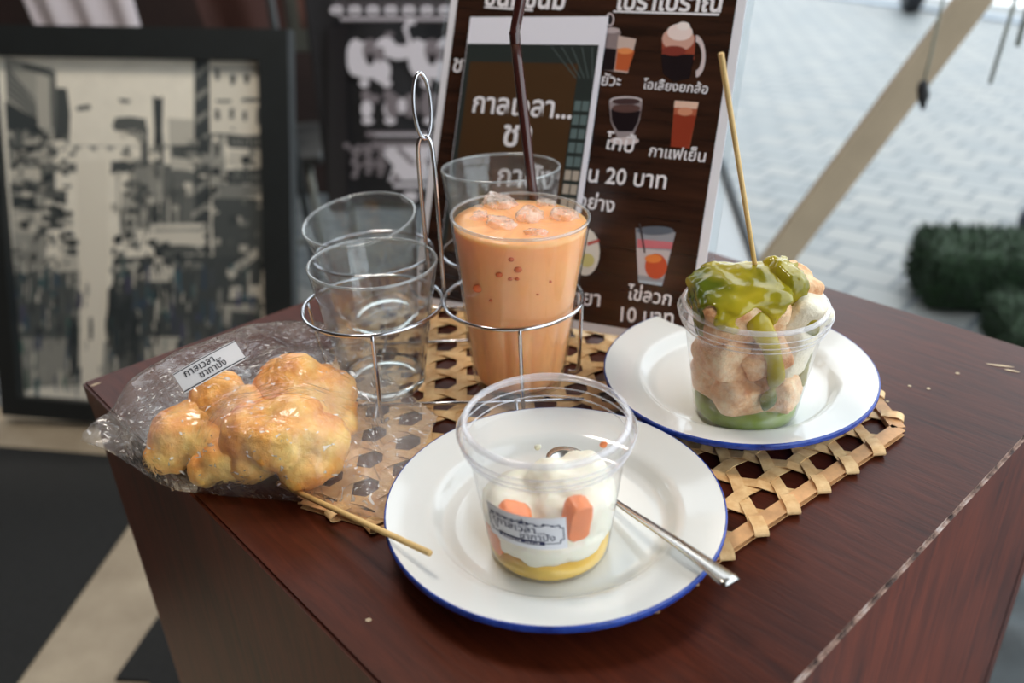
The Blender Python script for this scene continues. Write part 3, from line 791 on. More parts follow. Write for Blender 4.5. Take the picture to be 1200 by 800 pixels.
GB = MZ + .0034
def tumbler(label, base, top_off, rb, rt, h, ribs=0.0, facets=12):
    tilt = (-math.atan2(top_off[1], h), math.atan2(top_off[0], h), 0)
    root = empty('glass_tumbler', label, 'glass', (base[0], base[1], T + GB + abs(math.sin(tilt[0])) * rb), tilt, 'clear glass tumblers in the wire carrier')
    w = .0019; n = 12
    wall = []
    for k in range(0, n + 1): wall.append((rb + (rt - rb) * ((k / n) ** 1.05), .010 + (h - .0115) * k / n))
    inner = [(r_ - w, z_) for r_, z_ in reversed(wall)]
    bm = bmesh.new(); add_lathe(bm, wall + [(rt - w * .3, h), (rt - w * .7, h)] + inner, 96); from_bm('glass_wall', bm, M['tumbler'], root)
    bm = bmesh.new(); add_tube(bm, [((rt - w * .5) * math.cos(2 * PI * k / 96), (rt - w * .5) * math.sin(2 * PI * k / 96), h - .0008) for k in range(96)], .00125, 8, True); from_bm('rim', bm, M['tumbler_rim'], root)
    bm = bmesh.new(); add_lathe(bm, [(0, .0022), (rb * .70, .0022), (rb * .82, 0), (rb * .93, .0004), (rb - .0005, .004), (rb - .0002, .0098), (rb - w, .0098), (rb * .85, .0085), (rb * .5, .0078), (0, .0075)], 96); from_bm('thick_base', bm, M['glass'], root)
    return root
tumbler('empty clear glass tumbler at the front left of the wire carrier', (-.1185, .6030), (.002, -.001), .0335, .0495, .1080)
tumbler('empty clear glass tumbler at the back left, tilted in the wire carrier', (-.1330, .7130), (-.009, -.015), .0335, .0495, .1060)
tumbler('empty clear glass tumbler standing behind the orange iced tea', (-.0190, .6970), (.001, .0075), .0350, .0505, .1460)

# iced tea in its glass
TLT = (0, .045, 0); TB = (-.0090, .6010); th_ = .1420; trb, trt = .0360, .0522
TT = .1500
tea_root = empty('ribbed_glass', 'tall ribbed glass filled with orange iced tea, front right of the wire carrier', 'glass', (TB[0], TB[1], T + GB), TLT)
def rib(a, z):
    f_ = 1 if z < .062 else max(0, 1 - (z - .062) / .012)
    return 1 + .040 * f_ * (abs(math.cos(6 * a)) ** .7 - .6)
prof = [(0, 0), (trb * .9, 0), (trb, .003)]
for k in range(1, 41): prof.append((trb + (trt - trb) * k / 40, .003 + (th_ - .0045) * k / 40))
prof += [(trt - .0003, th_ - .0003), (trt - .0010, th_)]
bm = bmesh.new(); add_lathe(bm, prof, 144, (0, 0, 0), rib); from_bm('glass_wall', bm, M['teaglass'], tea_root)
bm = bmesh.new(); add_tube(bm, [((trt - .0011) * math.cos(2 * PI * k / 96), (trt - .0011) * math.sin(2 * PI * k / 96), th_ - .0009) for k in range(96)], .00125, 8, True)
from_bm('rim', bm, clear('tea_glass_rim', (.86, .85, .82), 1.6, .03, .14, gain=1.6), tea_root)
prof = [(0, .006), (trb - .004, .006), (trb - .0022, .010)]; LV = .1358
for k in range(1, 41):
    z = .010 + (LV - .010) * k / 40; prof.append((trb + (trt - trb) * (z - .003) / (th_ - .0045) - .0019, z))
prof += [(trt - .012, LV + .0006), (trt * .5, LV + .0002), (0, LV)]
bm = bmesh.new(); add_lathe(bm, prof, 144, (0, 0, 0), rib)
for v in bm.verts:
    if v.co.z > LV - .0005 and math.hypot(v.co.x, v.co.y) < trt - .006: v.co.z += .0016 * noise.noise(v.co * 120) + .0008 * noise.noise(v.co * 300)
TEA = tag(from_bm('iced_tea', bm, M['tea'], None, loc=(TB[0], TB[1], T + GB), rot=TLT), 'opaque orange milk tea filling the tall ribbed glass', 'drink', None, 'stuff')
bubm = plain('tea_bubble', (206, 98, 52), 0.3)
for (px, py, rr) in ((585, 322, .0026), (599, 304, .0022), (607, 316, .0030), (598, 327, .0018), (606, 327, .0018), (575, 352, .0016), (560, 338, .0040), (645, 330, .0014), (630, 345, .0012)):
    d = ray(px, py); e = Vector((0, 0, H)); hit = None
    for k in range(3000):
        p = e + d * (.35 + k * .0001); z = p.z - GB
        if 0 < z < th_ and math.hypot(p.x - TB[0] - z * .045, p.y - TB[1]) < trb + (trt - trb) * z / th_ - .0014: hit = p; break
    if hit:
        me = blob_mesh([((0, 0, 0), (rr, rr * .5, rr * .8))], .0005, 0, 1, 1); w = Vector((hit.x - TB[0], hit.y - TB[1], hit.z - GB)); w = Euler(TLT).to_matrix().inverted() @ w
        link_mesh('bubble', me, bubm, TEA, loc=w)
G3 = 'ice pieces floating on the tea'
icelab = ['largest ice lump floating at the rear left of the tea', 'rounded ice lump beside the straw in the tea', 'flat ice piece at the centre of the tea surface', 'ice piece at the left edge of the tea glass', 'ice piece at the right edge of the tea, past the straw', 'small ice piece at the front of the tea surface', 'small ice piece between the large lump and the left edge', 'small ice piece behind the straw']
for k, (px, py, s) in enumerate(((585, 240, .021), (620, 254, .017), (590, 262, .020), (556, 254, .016), (662, 250, .018), (628, 270, .013), (566, 243, .012), (640, 236, .013))):
    s *= 1.25; p = tp(px, py, GB + LV + .0010) - Vector((TB[0], TB[1], GB)); 
    chunk('ice_piece', icelab[k], 'ice', (p.x, p.y, LV - .0012), (s, s * .9, s * (.72 if k < 2 else .42)), (.3 * math.sin(k), .3 * math.cos(k * 2), k * 1.1), M['ice'], (TB[0], TB[1], T + GB), 40 + k, G3, 3.2, .22)
# straw
q0 = tp(628, 262, GB + LV - .004); q1 = tp(622, 205, GB + LV + .025); q2 = tp(603, 48, q1.z + .095)
q1 = tp(623, 215, GB + .146); q2 = at_y(604, 52, q1.y + .012); q3 = at_y(603, 38, q1.y + .013); q4 = at_y(613, -14, q1.y + .016); q5 = at_y(622, -60, q1.y + .018)
q0 = q1 - (q2 - q1).normalized() * .030
bm = bmesh.new(); rs = .0040
lowp = [q0.lerp(q2, k / 12) for k in range(13)]
bel = []; br_ = []
for k in range(13): bel.append(q2.lerp(q3, k / 12)); br_.append(rs * (1.14 if k % 2 else .92))
upp = [q3.lerp(q4, k / 4) for k in range(1, 5)] + [q4.lerp(q5, k / 4) for k in range(1, 5)]
allp = lowp[:-1] + bel + upp; allr = [rs] * 12 + br_ + [rs] * 8
add_tube(bm, [p - q0 for p in allp], allr, 16)
tag(from_bm('drinking_straw', bm, M['straw'], None, loc=up(q0)), 'dark brown bendy drinking straw standing in the orange tea', 'straw')

# ------------------------------------------------------------------ menu stand
b_ = Vector((.88943806, -.45705573, 0)); u_ = Vector((.19745326, .38424734, .90186817)); n0 = b_.cross(u_)
rr = Matrix.Rotation(math.radians(1.6), 3, n0)
MP = Plane(tp(484, 349, .0055), rr @ b_, rr @ u_)
o_ = tp(675, 385, .0055)
W_ = .2855; HM = .40
sft = MP.o.copy(); du, dv = MP.uv(675, 385); MP.o = MP.o + MP.u * dv
# clearance: lowest corner stays on the mat
low = min(MP.at(-.006, -.004).z, MP.at(W_ + .006, -.004).z)
menu = empty('menu_stand', 'upright brown printed drinks menu with white lettering standing behind the glasses', 'menu', up(MP.at(W_ / 2, 0)))
mo = MP.at(W_ / 2, 0)
def ml(u, v, d=0.0): return MP.at(u, v, d) - mo
def mrect(bm, u0, v0, u1, v1, d, mat=0): return add_poly(bm, [ml(u0, v0, d), ml(u1, v0, d), ml(u1, v1, d), ml(u0, v1, d)], mat)
def mslab(name, u0, v0, u1, v1, d0, d1, mat, parent=None):
    bm = bmesh.new(); a_ = [ml(u0, v0, d0), ml(u1, v0, d0), ml(u1, v1, d0), ml(u0, v1, d0)]; c_ = [ml(u0, v0, d1), ml(u1, v0, d1), ml(u1, v1, d1), ml(u0, v1, d1)]
    va = [bm.verts.new(p) for p in a_]; vc = [bm.verts.new(p) for p in c_]
    bm.faces.new(va); bm.faces.new(vc)
    for i in range(4): bm.faces.new((va[i], va[(i + 1) % 4], vc[(i + 1) % 4], vc[i]))
    return from_bm(name, bm, mat, parent or menu, smooth=False)
mslab('acrylic_sheet', -.006, -.0005, W_ + .006, HM + .006, -.0030, -.0010, M['acrylic'])
mslab('paper_border', 0, 0, W_, HM, -.0009, 0, M['paper'])
mslab('brown_print', .0075, .0075, W_ - .0080, HM - .0075, .0001, .0003, M['menubrown'])
# strut behind so that it stands
bm = bmesh.new(); f0 = ml(W_ / 2, .30, -.004); g0 = Vector((f0.x + .05, f0.y + .10, -mo.z + .0022))
add_tube(bm, [f0, g0], .004, 8); from_bm('stand_strut', bm, M['acrylic'], menu)
def mtext(s, px0, py0, px1, py1, bold=.012, hs=1.0):
    "line of writing from one picture point to another along its base"
    a_ = Vector(MP.uv(px0, py0)); c_ = Vector(MP.uv(px1, py1)); d_ = c_ - a_; L = d_.length; d_.normalize(); n_ = Vector((-d_.y, d_.x))
    V, F, w = text_geo(s, bold); k = L / w
    def fn(x, y): p = a_ + d_ * x + n_ * y * hs; return ml(p.x, p.y, .0006)
    bm = bmesh.new(); add_text(bm, s, fn, width=L, bold=bold); from_bm('printed_line', bm, M['white_print'], menu, smooth=False)
mtext('ขนมขนม', 567, 6, 661, 11, .03); mtext('โบราโบราณ', 720, 11, 845, 14, .03)
mtext('ชาร้อน', 530, 84, 590, 90)
mtext('ยัวะ', 704, 100, 727, 101); mtext('โอเลี้ยงยกล้อ', 753, 104, 829, 110)
mtext('โกปี้', 708, 174, 742, 179); mtext('กาแฟเย็น', 760, 183, 826, 190)
mtext('เย็น 20 บาท', 668, 211, 780, 221, .016); mtext('ทุกอย่าง', 652, 238, 719, 249, .016)
mtext('ชายา', 660, 355, 703, 359, .016); mtext('ไข่ลวก', 734, 350, 786, 358, .016); mtext('10 บาท', 727, 376, 789, 381, .016)
for (x0, y0, x1, y1) in ((568, 8, 625, 12), (719, 13, 843, 17)):
    a_ = Vector(MP.uv(x0, y0)); c_ = Vector(MP.uv(x1, y1)); bm = bmesh.new(); add_poly(bm, [ml(a_.x, a_.y - .0012, .0006), ml(c_.x, c_.y - .0012, .0006), ml(c_.x, c_.y + .0008, .0006), ml(a_.x, a_.y + .0004, .0006)]); from_bm('printed_underline', bm, M['white_print'], menu, smooth=False)
# printed drinks
def pic(name, polys):
    bm = bmesh.new(); mats = []; 
    for lv, (rgb, pts) in enumerate(polys):
        m_ = print_mat('print_%d_%d_%d' % rgb, rgb)
        if m_ not in mats: mats.append(m_)
        add_poly(bm, [ml(*MP.uv(*p), .0005 + .00006 * lv) for p in pts], mats.index(m_))
    return from_bm(name, bm, mats, menu, smooth=False)
def el(cx, cy, rx, ry, n=20, rot=0): return [(cx + rx * math.cos(2 * PI * k / n) * math.cos(rot) - ry * math.sin(2 * PI * k / n) * math.sin(rot), cy + rx * math.cos(2 * PI * k / n) * math.sin(rot) + ry * math.sin(2 * PI * k / n) * math.cos(rot)) for k in range(n)]
W3 = (206, 190, 190); DK = (26, 16, 20); AM = (188, 92, 52)
ringm = lambda cx, cy, r0, r1: [(cx + r0 * math.cos(t), cy + r1 * math.sin(t)) for t in [-1.5 + 3.0 * k / 12 for k in range(13)]] + [(cx + r0 * .62 * math.cos(t), cy + r1 * .68 * math.sin(t)) for t in [1.5 - 3.0 * k / 12 for k in range(13)]]
pic('printed_mug_picture', [(W3, ringm(815, 66, 12, 25)), ((150, 70, 50), [(776, 44), (815, 42), (814, 70), (776, 70)]), (DK, [(775, 64), (814, 64), (808, 92), (790, 96), (777, 86)]), ((206, 160, 144), el(795, 46, 19, 14)), ((236, 214, 208), el(797, 38, 15, 10)), ((128, 54, 44), el(790, 60, 14, 6)), ((240, 226, 222), el(801, 31, 8, 5))])
pic('printed_glass_pair_picture', [(W3, el(715, 23, 5, 8)), (DK, el(715, 23, 3.4, 6)), ((140, 124, 124), [(706, 33), (728, 37), (720, 84), (706, 82)]), (DK, [(706, 56), (724, 58), (719, 83), (706, 82)]), ((200, 176, 166), [(725, 42), (746, 46), (736, 86), (720, 84)]), (AM, [(724, 57), (744, 60), (736, 84), (721, 82)]), ((226, 140, 84), el(733, 60, 9, 4)), ((186, 170, 170), el(716, 36, 11, 3.5))])
pic('printed_black_coffee_picture', [(W3, el(732, 165, 17, 5)), ((150, 138, 140), [(714, 118), (753, 120), (750, 140), (742, 160), (724, 162), (716, 142)]), (DK, [(716, 128), (751, 130), (748, 143), (742, 154), (724, 154), (717, 142)]), ((90, 64, 60), el(734, 127, 17, 5)), ((200, 190, 192), el(734, 118, 19, 5)), ((70, 50, 50), el(734, 119, 17, 3.8))])
pic('printed_tall_tea_picture', [((172, 92, 66), [(791, 118), (819, 120), (808, 174), (786, 172)]), ((140, 54, 34), [(790, 134), (816, 136), (807, 174), (786, 172)]), ((222, 186, 166), [(791, 118), (819, 120), (817, 128), (790, 126)]), ((206, 140, 110), el(803, 131, 9, 5))])
pic('printed_egg_glass_picture', [((150, 152, 160), [(745, 267), (792, 272), (777, 332), (748, 328)]), ((202, 112, 122), [(747, 280), (789, 284), (787, 292), (747, 290)]), ((196, 186, 188), [(746, 291), (786, 294), (777, 326), (748, 322)]), ((196, 78, 44), el(769, 312, 13, 15)), ((226, 128, 62), el(766, 303, 10, 5)), ((92, 100, 112), el(768, 270, 22, 5)), ((176, 190, 202), [(748, 328), (777, 331), (776, 335), (749, 331)]), ((52, 46, 50), [(749, 262), (751, 262), (757, 296), (755, 296)])])
pic('printed_bowl_picture', [((214, 206, 196), el(686, 295, 17, 28)), ((176, 66, 54), [(688, 284), (702, 280), (703, 283), (689, 288)]), ((198, 186, 120), el(688, 305, 9, 8))])
# smaller card leaning against it
card = empty('photo_card', 'smaller brown card with a white top margin leaning on the menu', 'card', up(MP.at(.085, .06, .002)))
co = MP.at(.085, .06, .002)
cu0, cv1 = MP.uv(553, 21); cu1, _ = MP.uv(711, 27); cv0 = .055
def cl2(u, v, d): return MP.at(u, v, .0022 + d) - co
def crect(bm, u0, v0, u1, v1, d, mat=0): add_poly(bm, [cl2(u0, v0, d), cl2(u1, v0, d), cl2(u1, v1, d), cl2(u0, v1, d)], mat)
cR = cu1 + .002
bm = bmesh.new(); va = [bm.verts.new(cl2(u, v, 0)) for u, v in ((cu0, cv0), (cR, cv0), (cR, cv1), (cu0, cv1))]; vb = [bm.verts.new(cl2(u, v, .0008)) for u, v in ((cu0, cv0), (cR, cv0), (cR, cv1), (cu0, cv1))]
bm.faces.new(va); bm.faces.new(vb)
for i in range(4): bm.faces.new((va[i], va[(i + 1) % 4], vb[(i + 1) % 4], vb[i]))
from_bm('white_card', bm, plain('white_card', (232, 230, 240), .45), card, smooth=False)
_, cvt = MP.uv(630, 53)
bm = bmesh.new(); crect(bm, cu0 + .0005, cv0, cR - .0052, cvt, .0009, 0)
crect(bm, cu0 + .006, cv0, cR - .022, cvt - .017, .0010, 1)
random.seed(3)
for r in range(9):
    for c in range(2):
        u0 = cR - .0205 + c * .0075; v0 = cvt - .050 - r * .0125
        crect(bm, u0, v0 - .009, u0 + .0062, v0, .0011, 2 if r < 5 else 3)
for k in range(5): add_poly(bm, [cl2(cR - .012 - k * .010, cvt - .002, .0011), cl2(cR - .0105 - k * .010, cvt - .002, .0011), cl2(cR - .006 - k * .004, cvt - .03, .0011), cl2(cR - .0075 - k * .004, cvt - .03, .0011)], 4)
from_bm('photo_print', bm, [print_mat('card_teal_print', (44, 50, 48)), print_mat('card_brown_print', (72, 50, 30)), print_mat('card_window_print', (96, 112, 112)), print_mat('card_pale_print', (176, 164, 150)), print_mat('card_roof_print', (74, 84, 82))], card, smooth=False)
def ctext(s, px0, py0, px1, py1, bold=.02):
    a_ = Vector(MP.uv(px0, py0)); c_ = Vector(MP.uv(px1, py1)); d_ = c_ - a_; L = d_.length; d_.normalize(); n_ = Vector((-d_.y, d_.x))
    bm = bmesh.new(); add_text(bm, s, lambda x, y: cl2(*(a_ + d_ * x + n_ * y), .0013), width=L, bold=bold); from_bm('printed_line', bm, M['white_print'], card, smooth=False)
ctext('กาลเวลา...', 555, 132, 671, 140); ctext('ชา', 590, 171, 623, 173); ctext('กาปัง', 584, 218, 650, 222)

# ------------------------------------------------------------------ fried dough, bag and skewer
G4 = 'fried dough pieces in the bag'
DOUGH = []
def dough(label, px, py, z, lobes, seed):
    c = tp(px, py, z); me = blob_mesh(lobes, .0020, .0042, 38, 2, seed)
    mn = min(v.co.z for v in me.vertices)
    c.z = max(z, -mn + .0030 + (MZ if False else 0))
    DOUGH.append([v.co + c for v in me.vertices])
    tag(link_mesh('fried_dough', me, M['dough'], None, loc=up(c)), label, 'dough', G4)
dough('golden fried dough piece at the right front of the bag, split into two lobes', 340, 524, .027, [((-.020, .002, .001), (.027, .024, .028)), ((.019, -.003, -.004), (.022, .023, .024)), ((-.004, -.014, .006), (.022, .017, .020)), ((.014, -.016, -.010), (.021, .015, .016)), ((-.026, -.010, -.010), (.016, .016, .015)), ((.004, .006, .016), (.020, .018, .014))], 1)
dough('golden fried dough piece at the back right of the bag beside the glasses', 352, 462, .036, [((-.006, 0, .004), (.028, .025, .028)), ((.021, .006, -.004), (.020, .022, .024)), ((.008, -.016, -.012), (.020, .014, .014)), ((-.024, -.004, -.008), (.016, .018, .018))], 2)
dough('fried dough piece in the middle of the bag under the label', 275, 486, .030, [((-.010, .004, .002), (.024, .025, .028)), ((.014, .0, -.002), (.022, .023, .025)), ((.004, -.016, -.010), (.022, .016, .018)), ((-.020, -.008, -.008), (.014, .016, .016))], 3)
dough('darker fried dough piece at the left end of the bag', 226, 514, .024, [((-.010, .002, .0), (.022, .024, .023)), ((.012, -.006, -.005), (.019, .017, .017)), ((-.016, -.012, -.008), (.016, .013, .013)), ((.0, .012, .006), (.020, .016, .016))], 4)
dough('small fried dough piece at the front middle of the bag', 268, 546, .016, [((0, 0, 0), (.022, .017, .017)), ((.014, .004, .0), (.016, .016, .016)), ((-.014, -.002, -.004), (.014, .013, .012))], 5)
dough('small browned end of fried dough at the right side of the bag', 396, 490, .014, [((0, 0, 0), (.015, .018, .014)), ((.008, -.010, -.003), (.009, .012, .008))], 6)

bag = empty('plastic_bag', 'clear plastic bag of fried dough overhanging the left corner of the table', 'bag', up(tp(300, 500, 0)))
bo = tp(300, 500, 0)
front = [(94, 516, .020), (135, 533, .012), (195, 574, .004), (255, 586, .002), (318, 592, .0025), (372, 598, .0035), (415, 602, .0062), (446, 612, .0062), (462, 600, .0062)]
back = [(98, 508, .026), (128, 487, .024), (172, 466, .020), (232, 440, .012), (300, 421, .006), (372, 410, .006), (430, 412, .030), (456, 440, .020), (514, 487, .0068)]
fp = spline([tp(*q) for q in front], 8); bp = spline([tp(*q) for q in back], 8)
nu = len(fp) - 1; nv = 30
hc = [(.0, .0), (.12, .006), (.24, .034), (.35, .046), (.55, .054), (.68, .048), (.78, .026), (.88, .004), (1, .001)]
def hprof(t):
    for (a_, x), (c_, y) in zip(hc, hc[1:]):
        if t <= c_: w = (t - a_) / (c_ - a_); w = w * w * (3 - 2 * w); return x + (y - x) * w
    return 0
HG = {}
cell = .004
for pts in DOUGH:
    for p in pts:
        k = (round(p.x / cell), round(p.y / cell)); HG[k] = max(HG.get(k, 0), p.z)
def dough_h(x, y, rad=2):
    i, j = round(x / cell), round(y / cell); h_ = 0
    for a_ in range(-rad, rad + 1):
        for c_ in range(-rad, rad + 1): h_ = max(h_, HG.get((i + a_, j + c_), 0))
    return h_
def bag_pt(s, t, top):
    i = min(int(s * nu), nu - 1); w = s * nu - i
    a_ = fp[i].lerp(fp[i + 1], w); c_ = bp[i].lerp(bp[i + 1], w); p = a_.lerp(c_, t)
    if top:
        sh = max(0, 1 - (2 * t - 1) ** 4) ** .55
        wr = .0022 * noise.noise(Vector((p.x * 45, p.y * 70, 1.3))) + .0035 * abs(noise.noise(Vector((p.x * 24 + p.y * 22, p.x * 6, 4.2))))
        hh = hprof(s)
        p = p + Vector((0, 0, hh * sh * (1 + .15 * noise.noise(Vector((s * 6, t * 4, 9)))) + (wr * (.3 + min(1, hh * 60)) + .0012) * min(1, sh * 2)))
        hd = dough_h(p.x, p.y)
        if hd > 0: p.z = max(p.z, hd + .0022)
    else:
        p = p + Vector((0, 0, -.0006 * math.sin(PI * t)))
    return p
bm = bmesh.new(); NU = 110
GP = [[bag_pt(i / NU, j / nv, True) for j in range(nv + 1)] for i in range(NU + 1)]
for it in range(3):                      # ease the film over the dough
    Z = [[p.z for p in r_] for r_ in GP]
    for i in range(1, NU):
        for j in range(1, nv):
            z_ = (Z[i - 1][j] + Z[i + 1][j] + Z[i][j - 1] + Z[i][j + 1] + 2 * Z[i][j]) / 6
            GP[i][j].z = max(z_, dough_h(GP[i][j].x, GP[i][j].y, 1) + .0010) if it < 2 else z_ * .5 + GP[i][j].z * .5
gt = [[bm.verts.new(GP[i][j] - bo) for j in range(nv + 1)] for i in range(NU + 1)]
gb = [[gt[i][j] if j in (0, nv) else bm.verts.new(bag_pt(i / NU, j / nv, False) - bo) for j in range(nv + 1)] for i in range(NU + 1)]
for i in range(NU):
    for j in range(nv):
        bm.faces.new((gt[i][j], gt[i + 1][j], gt[i + 1][j + 1], gt[i][j + 1]))
        try: bm.faces.new((gb[i][j], gb[i][j + 1], gb[i + 1][j + 1], gb[i + 1][j]))
        except ValueError: pass
from_bm('film', bm, M['film'], bag, fix=False)
# label on the film
def bag_surf(px, py):
    d = ray(px, py); e = Vector((0, 0, H)); cand = []
    for i in range(0, NU + 1):
        for j in range(0, nv + 1):
            w = GP[i][j] - e; t = w.dot(d) / d.dot(d); cand.append(((w - d * t).length, t))
    near = min(c_[0] for c_ in cand); t0_ = min(t for q_, t in cand if q_ < max(.004, near * 1.2))
    return e + d * (t0_ * .990)
la, lb_ = bag_surf(216, 462), bag_surf(280, 426)
lr = lb_ - la; lu = Vector((-.25, .55, .80)); LL = lr.length * 1.12; lr.normalize(); lu = (lu - lr * lu.dot(lr)).normalized(); ln = lr.cross(lu).normalized()
if ln.dot(Vector((0, 0, H)) - la) < 0: ln = -ln
LHt = .016
bm = bmesh.new()
def lbp(x, y, d=0): return la + lr * x + lu * y + ln * (d + .0035 + .004 * math.sin(PI * min(1, max(0, x / LL)))) - bo
N2 = 12
for k in range(N2): add_poly(bm, [lbp(LL * k / N2, 0), lbp(LL * (k + 1) / N2, 0), lbp(LL * (k + 1) / N2, LHt), lbp(LL * k / N2, LHt)])
lab = from_bm('paper_label', bm, M['baglabel'], bag, smooth=False); tag(lab, 'grey white paper label with dark print')
bm = bmesh.new()
add_text(bm, 'กาลเวลา...', lambda x, y: lbp(.006 + x, .0092 + y, .0006), width=LL * .55); add_text(bm, 'ชากาปัง', lambda x, y: lbp(.014 + x, .0035 + y, .0006), width=LL * .42)
for k in range(N2): add_poly(bm, [lbp(LL * k / N2, .0008, .0006), lbp(LL * (k + 1) / N2, .0008, .0006), lbp(LL * (k + 1) / N2, .0016, .0006), lbp(LL * k / N2, .0016, .0006)]); add_poly(bm, [lbp(LL * k / N2, .0148, .0006), lbp(LL * (k + 1) / N2, .0148, .0006), lbp(LL * (k + 1) / N2, .0154, .0006), lbp(LL * k / N2, .0154, .0006)])
from_bm('label_print', bm, M['blackink'], lab, smooth=False)
a_ = tp(326, 566, .0085); c_ = tp(504, 648, .0345)
bm = bmesh.new(); add_tube(bm, [(0, 0, 0), (c_ - a_) * .5, c_ - a_], .0019, 10)
tag(from_bm('bamboo_skewer', bm, M['stick'], None, loc=up(a_)), 'bamboo skewer lying from the bag onto the rim of the near plate', 'skewer', 'bamboo skewers')

# ------------------------------------------------------------------ framed painting
PR = Vector((.9906, -.1367, 0)); PU = Vector((.1055, .2750, .9556))
PR = PR.normalized(); PU = (PU - PR * PU.dot(PR)).normalized(); sk_a = math.radians(2.0)
PR, PU = PR * math.cos(sk_a) - PU * math.sin(sk_a), PU * math.cos(sk_a) + PR * math.sin(sk_a)
PP = Plane(tp(60, 494, G + .002), PR, PU)
pu = lambda px, py: PP.uv(px, py)
fl = -.13 * 0; uL = pu(8, 480)[0]; uR = pu(344, 170)[0]; PP.o.z += (G + .002) - PP.at(uR, 0, .02).z; uL = pu(8, 476)[0]; uR = pu(344, 170)[0]; vT = pu(180, 33)[1]
fw = .062
pic_ = empty('framed_painting', 'black framed monochrome street painting leaning behind the left of the table', 'painting', up(PP.at((uL + uR) / 2, 0)))
po = PP.at((uL + uR) / 2, 0)
def pl(u, v, d=0): return PP.at(u, v, d) - po
def slab(bm, u0, v0, u1, v1, d0, d1, mat=0):
    va = [bm.verts.new(pl(u, v, d0)) for u, v in ((u0, v0), (u1, v0), (u1, v1), (u0, v1))]; vb = [bm.verts.new(pl(u, v, d1)) for u, v in ((u0, v0), (u1, v0), (u1, v1), (u0, v1))]
    for f in (va, vb): bm.faces.new(f).material_index = mat
    for i in range(4): bm.faces.new((va[i], va[(i + 1) % 4], vb[(i + 1) % 4], vb[i])).material_index = mat
for (u0, v0, u1, v1) in ((uL, 0, uR, fw * .75), (uL, vT - fw, uR, vT), (uL, fw * .75, uL + fw * .75, vT - fw), (uR - fw * 1.05, fw * .75, uR, vT - fw)):
    bm = bmesh.new(); slab(bm, u0, v0, u1, v1, -.015, .020); from_bm('frame_bar', bm, M['frame'], pic_, smooth=False)
x0, x1 = uL + fw * .7, uR - fw; y0, y1 = fw * .7, vT - fw * .95
bm = bmesh.new(); slab(bm, x0, y0, x1, y1, -.012, -.004); from_bm('canvas', bm, M['canvas'], pic_, smooth=False)
bm = bmesh.new(); lay = bm.loops.layers.float_color.new('paint')
ccount = [0]
def stroke(pts, g):
    dth = -.0038 + .0000035 * ccount[0]; ccount[0] += 1
    vs = []
    for p in pts:
        u, v = pu(*p); u = min(max(u, x0 + .001), x1 - .001); v = min(max(v, y0 + .001), y1 - .001); vs.append(bm.verts.new(pl(u, v, dth)))
    f = bm.faces.new(vs)
    if isinstance(g, tuple): col = s2l(g)
    else:
        dk, ck = (38, 46, 50), (242, 235, 218); col = s2l(tuple(dk[i] + (ck[i] - dk[i]) * g for i in range(3)))
    for l in f.loops: l[lay] = (*col, 1)
def rect(xa, ya, xb, yb, g, j=2.0):
    r = lambda: random.uniform(-j, j)
    stroke([(xa + r(), ya + r()), ((xa + xb) / 2, ya + r()), (xb + r(), ya + r()), (xb + r(), (ya + yb) / 2), (xb + r(), yb + r()), ((xa + xb) / 2, yb + r()), (xa + r(), yb + r()), (xa + r(), (ya + yb) / 2)], g)
random.seed(11)
# left row of buildings
stroke([(4, 66), (56, 80), (64, 90), (62, 160), (50, 340), (10, 340)], .62)
stroke([(4, 70), (44, 128), (44, 142), (6, 108)], .45); stroke([(4, 118), (44, 140), (50, 200), (10, 200)], .12)
for k in range(5): stroke([(6, 78 + k * 8), (42, 118 + k * 5), (42, 120 + k * 5), (6, 81 + k * 8)], .25)
rect(42, 78, 60, 150, .72); rect(64, 102, 79, 165, .18); rect(58, 84, 64, 150, .35); stroke([(24, 74), (56, 80), (62, 88), (58, 90), (26, 80)], .3)
rect(12, 155, 50, 172, .30); rect(14, 176, 50, 186, .75); rect(12, 186, 52, 196, .15); rect(10, 198, 46, 212, .85); rect(12, 214, 58, 226, .22); rect(14, 230, 40, 255, .12)
rect(50, 168, 62, 260, .40); rect(58, 192, 90, 203, .35); rect(62, 222, 78, 236, .2); stroke([(34, 246), (60, 236), (76, 250), (74, 268), (40, 270)], .22)
rect(14, 245, 45, 275, .75); stroke([(20, 285), (40, 278), (54, 310), (26, 316)], .55); rect(18, 330, 48, 352, .78); rect(22, 336, 44, 345, .15); rect(20, 352, 48, 364, .6)
# lamps and sky marks
stroke([(88, 125), (104, 122), (105, 128), (89, 130)], .2); stroke([(138, 115), (152, 117), (150, 121), (140, 120)], .25)
stroke([(60, 170), (220, 172), (220, 173), (60, 171)], .6)
for k in range(4): rect(84 + k * 20, 171, 92 + k * 20, 176, .5, 1)
# centre signs
rect(132, 138, 172, 155, .28); rect(178, 114, 191, 192, .14); rect(164, 150, 173, 215, .3); rect(128, 188, 176, 203, .2); rect(196, 138, 226, 200, .78); rect(200, 168, 240, 185, .25)
rect(150, 195, 200, 270, .5); rect(155, 215, 195, 225, .22); rect(160, 230, 200, 240, .3); rect(172, 192, 195, 225, .55); rect(140, 225, 160, 280, .65); rect(190, 200, 230, 300, .35); rect(176, 240, 190, 262, .12)
for k in range(16): rect(135 + 5 * k, 205 + (k * 37 % 60), 138 + 5 * k, 250 + (k * 23 % 50), .25 if k % 2 else .7, 1)
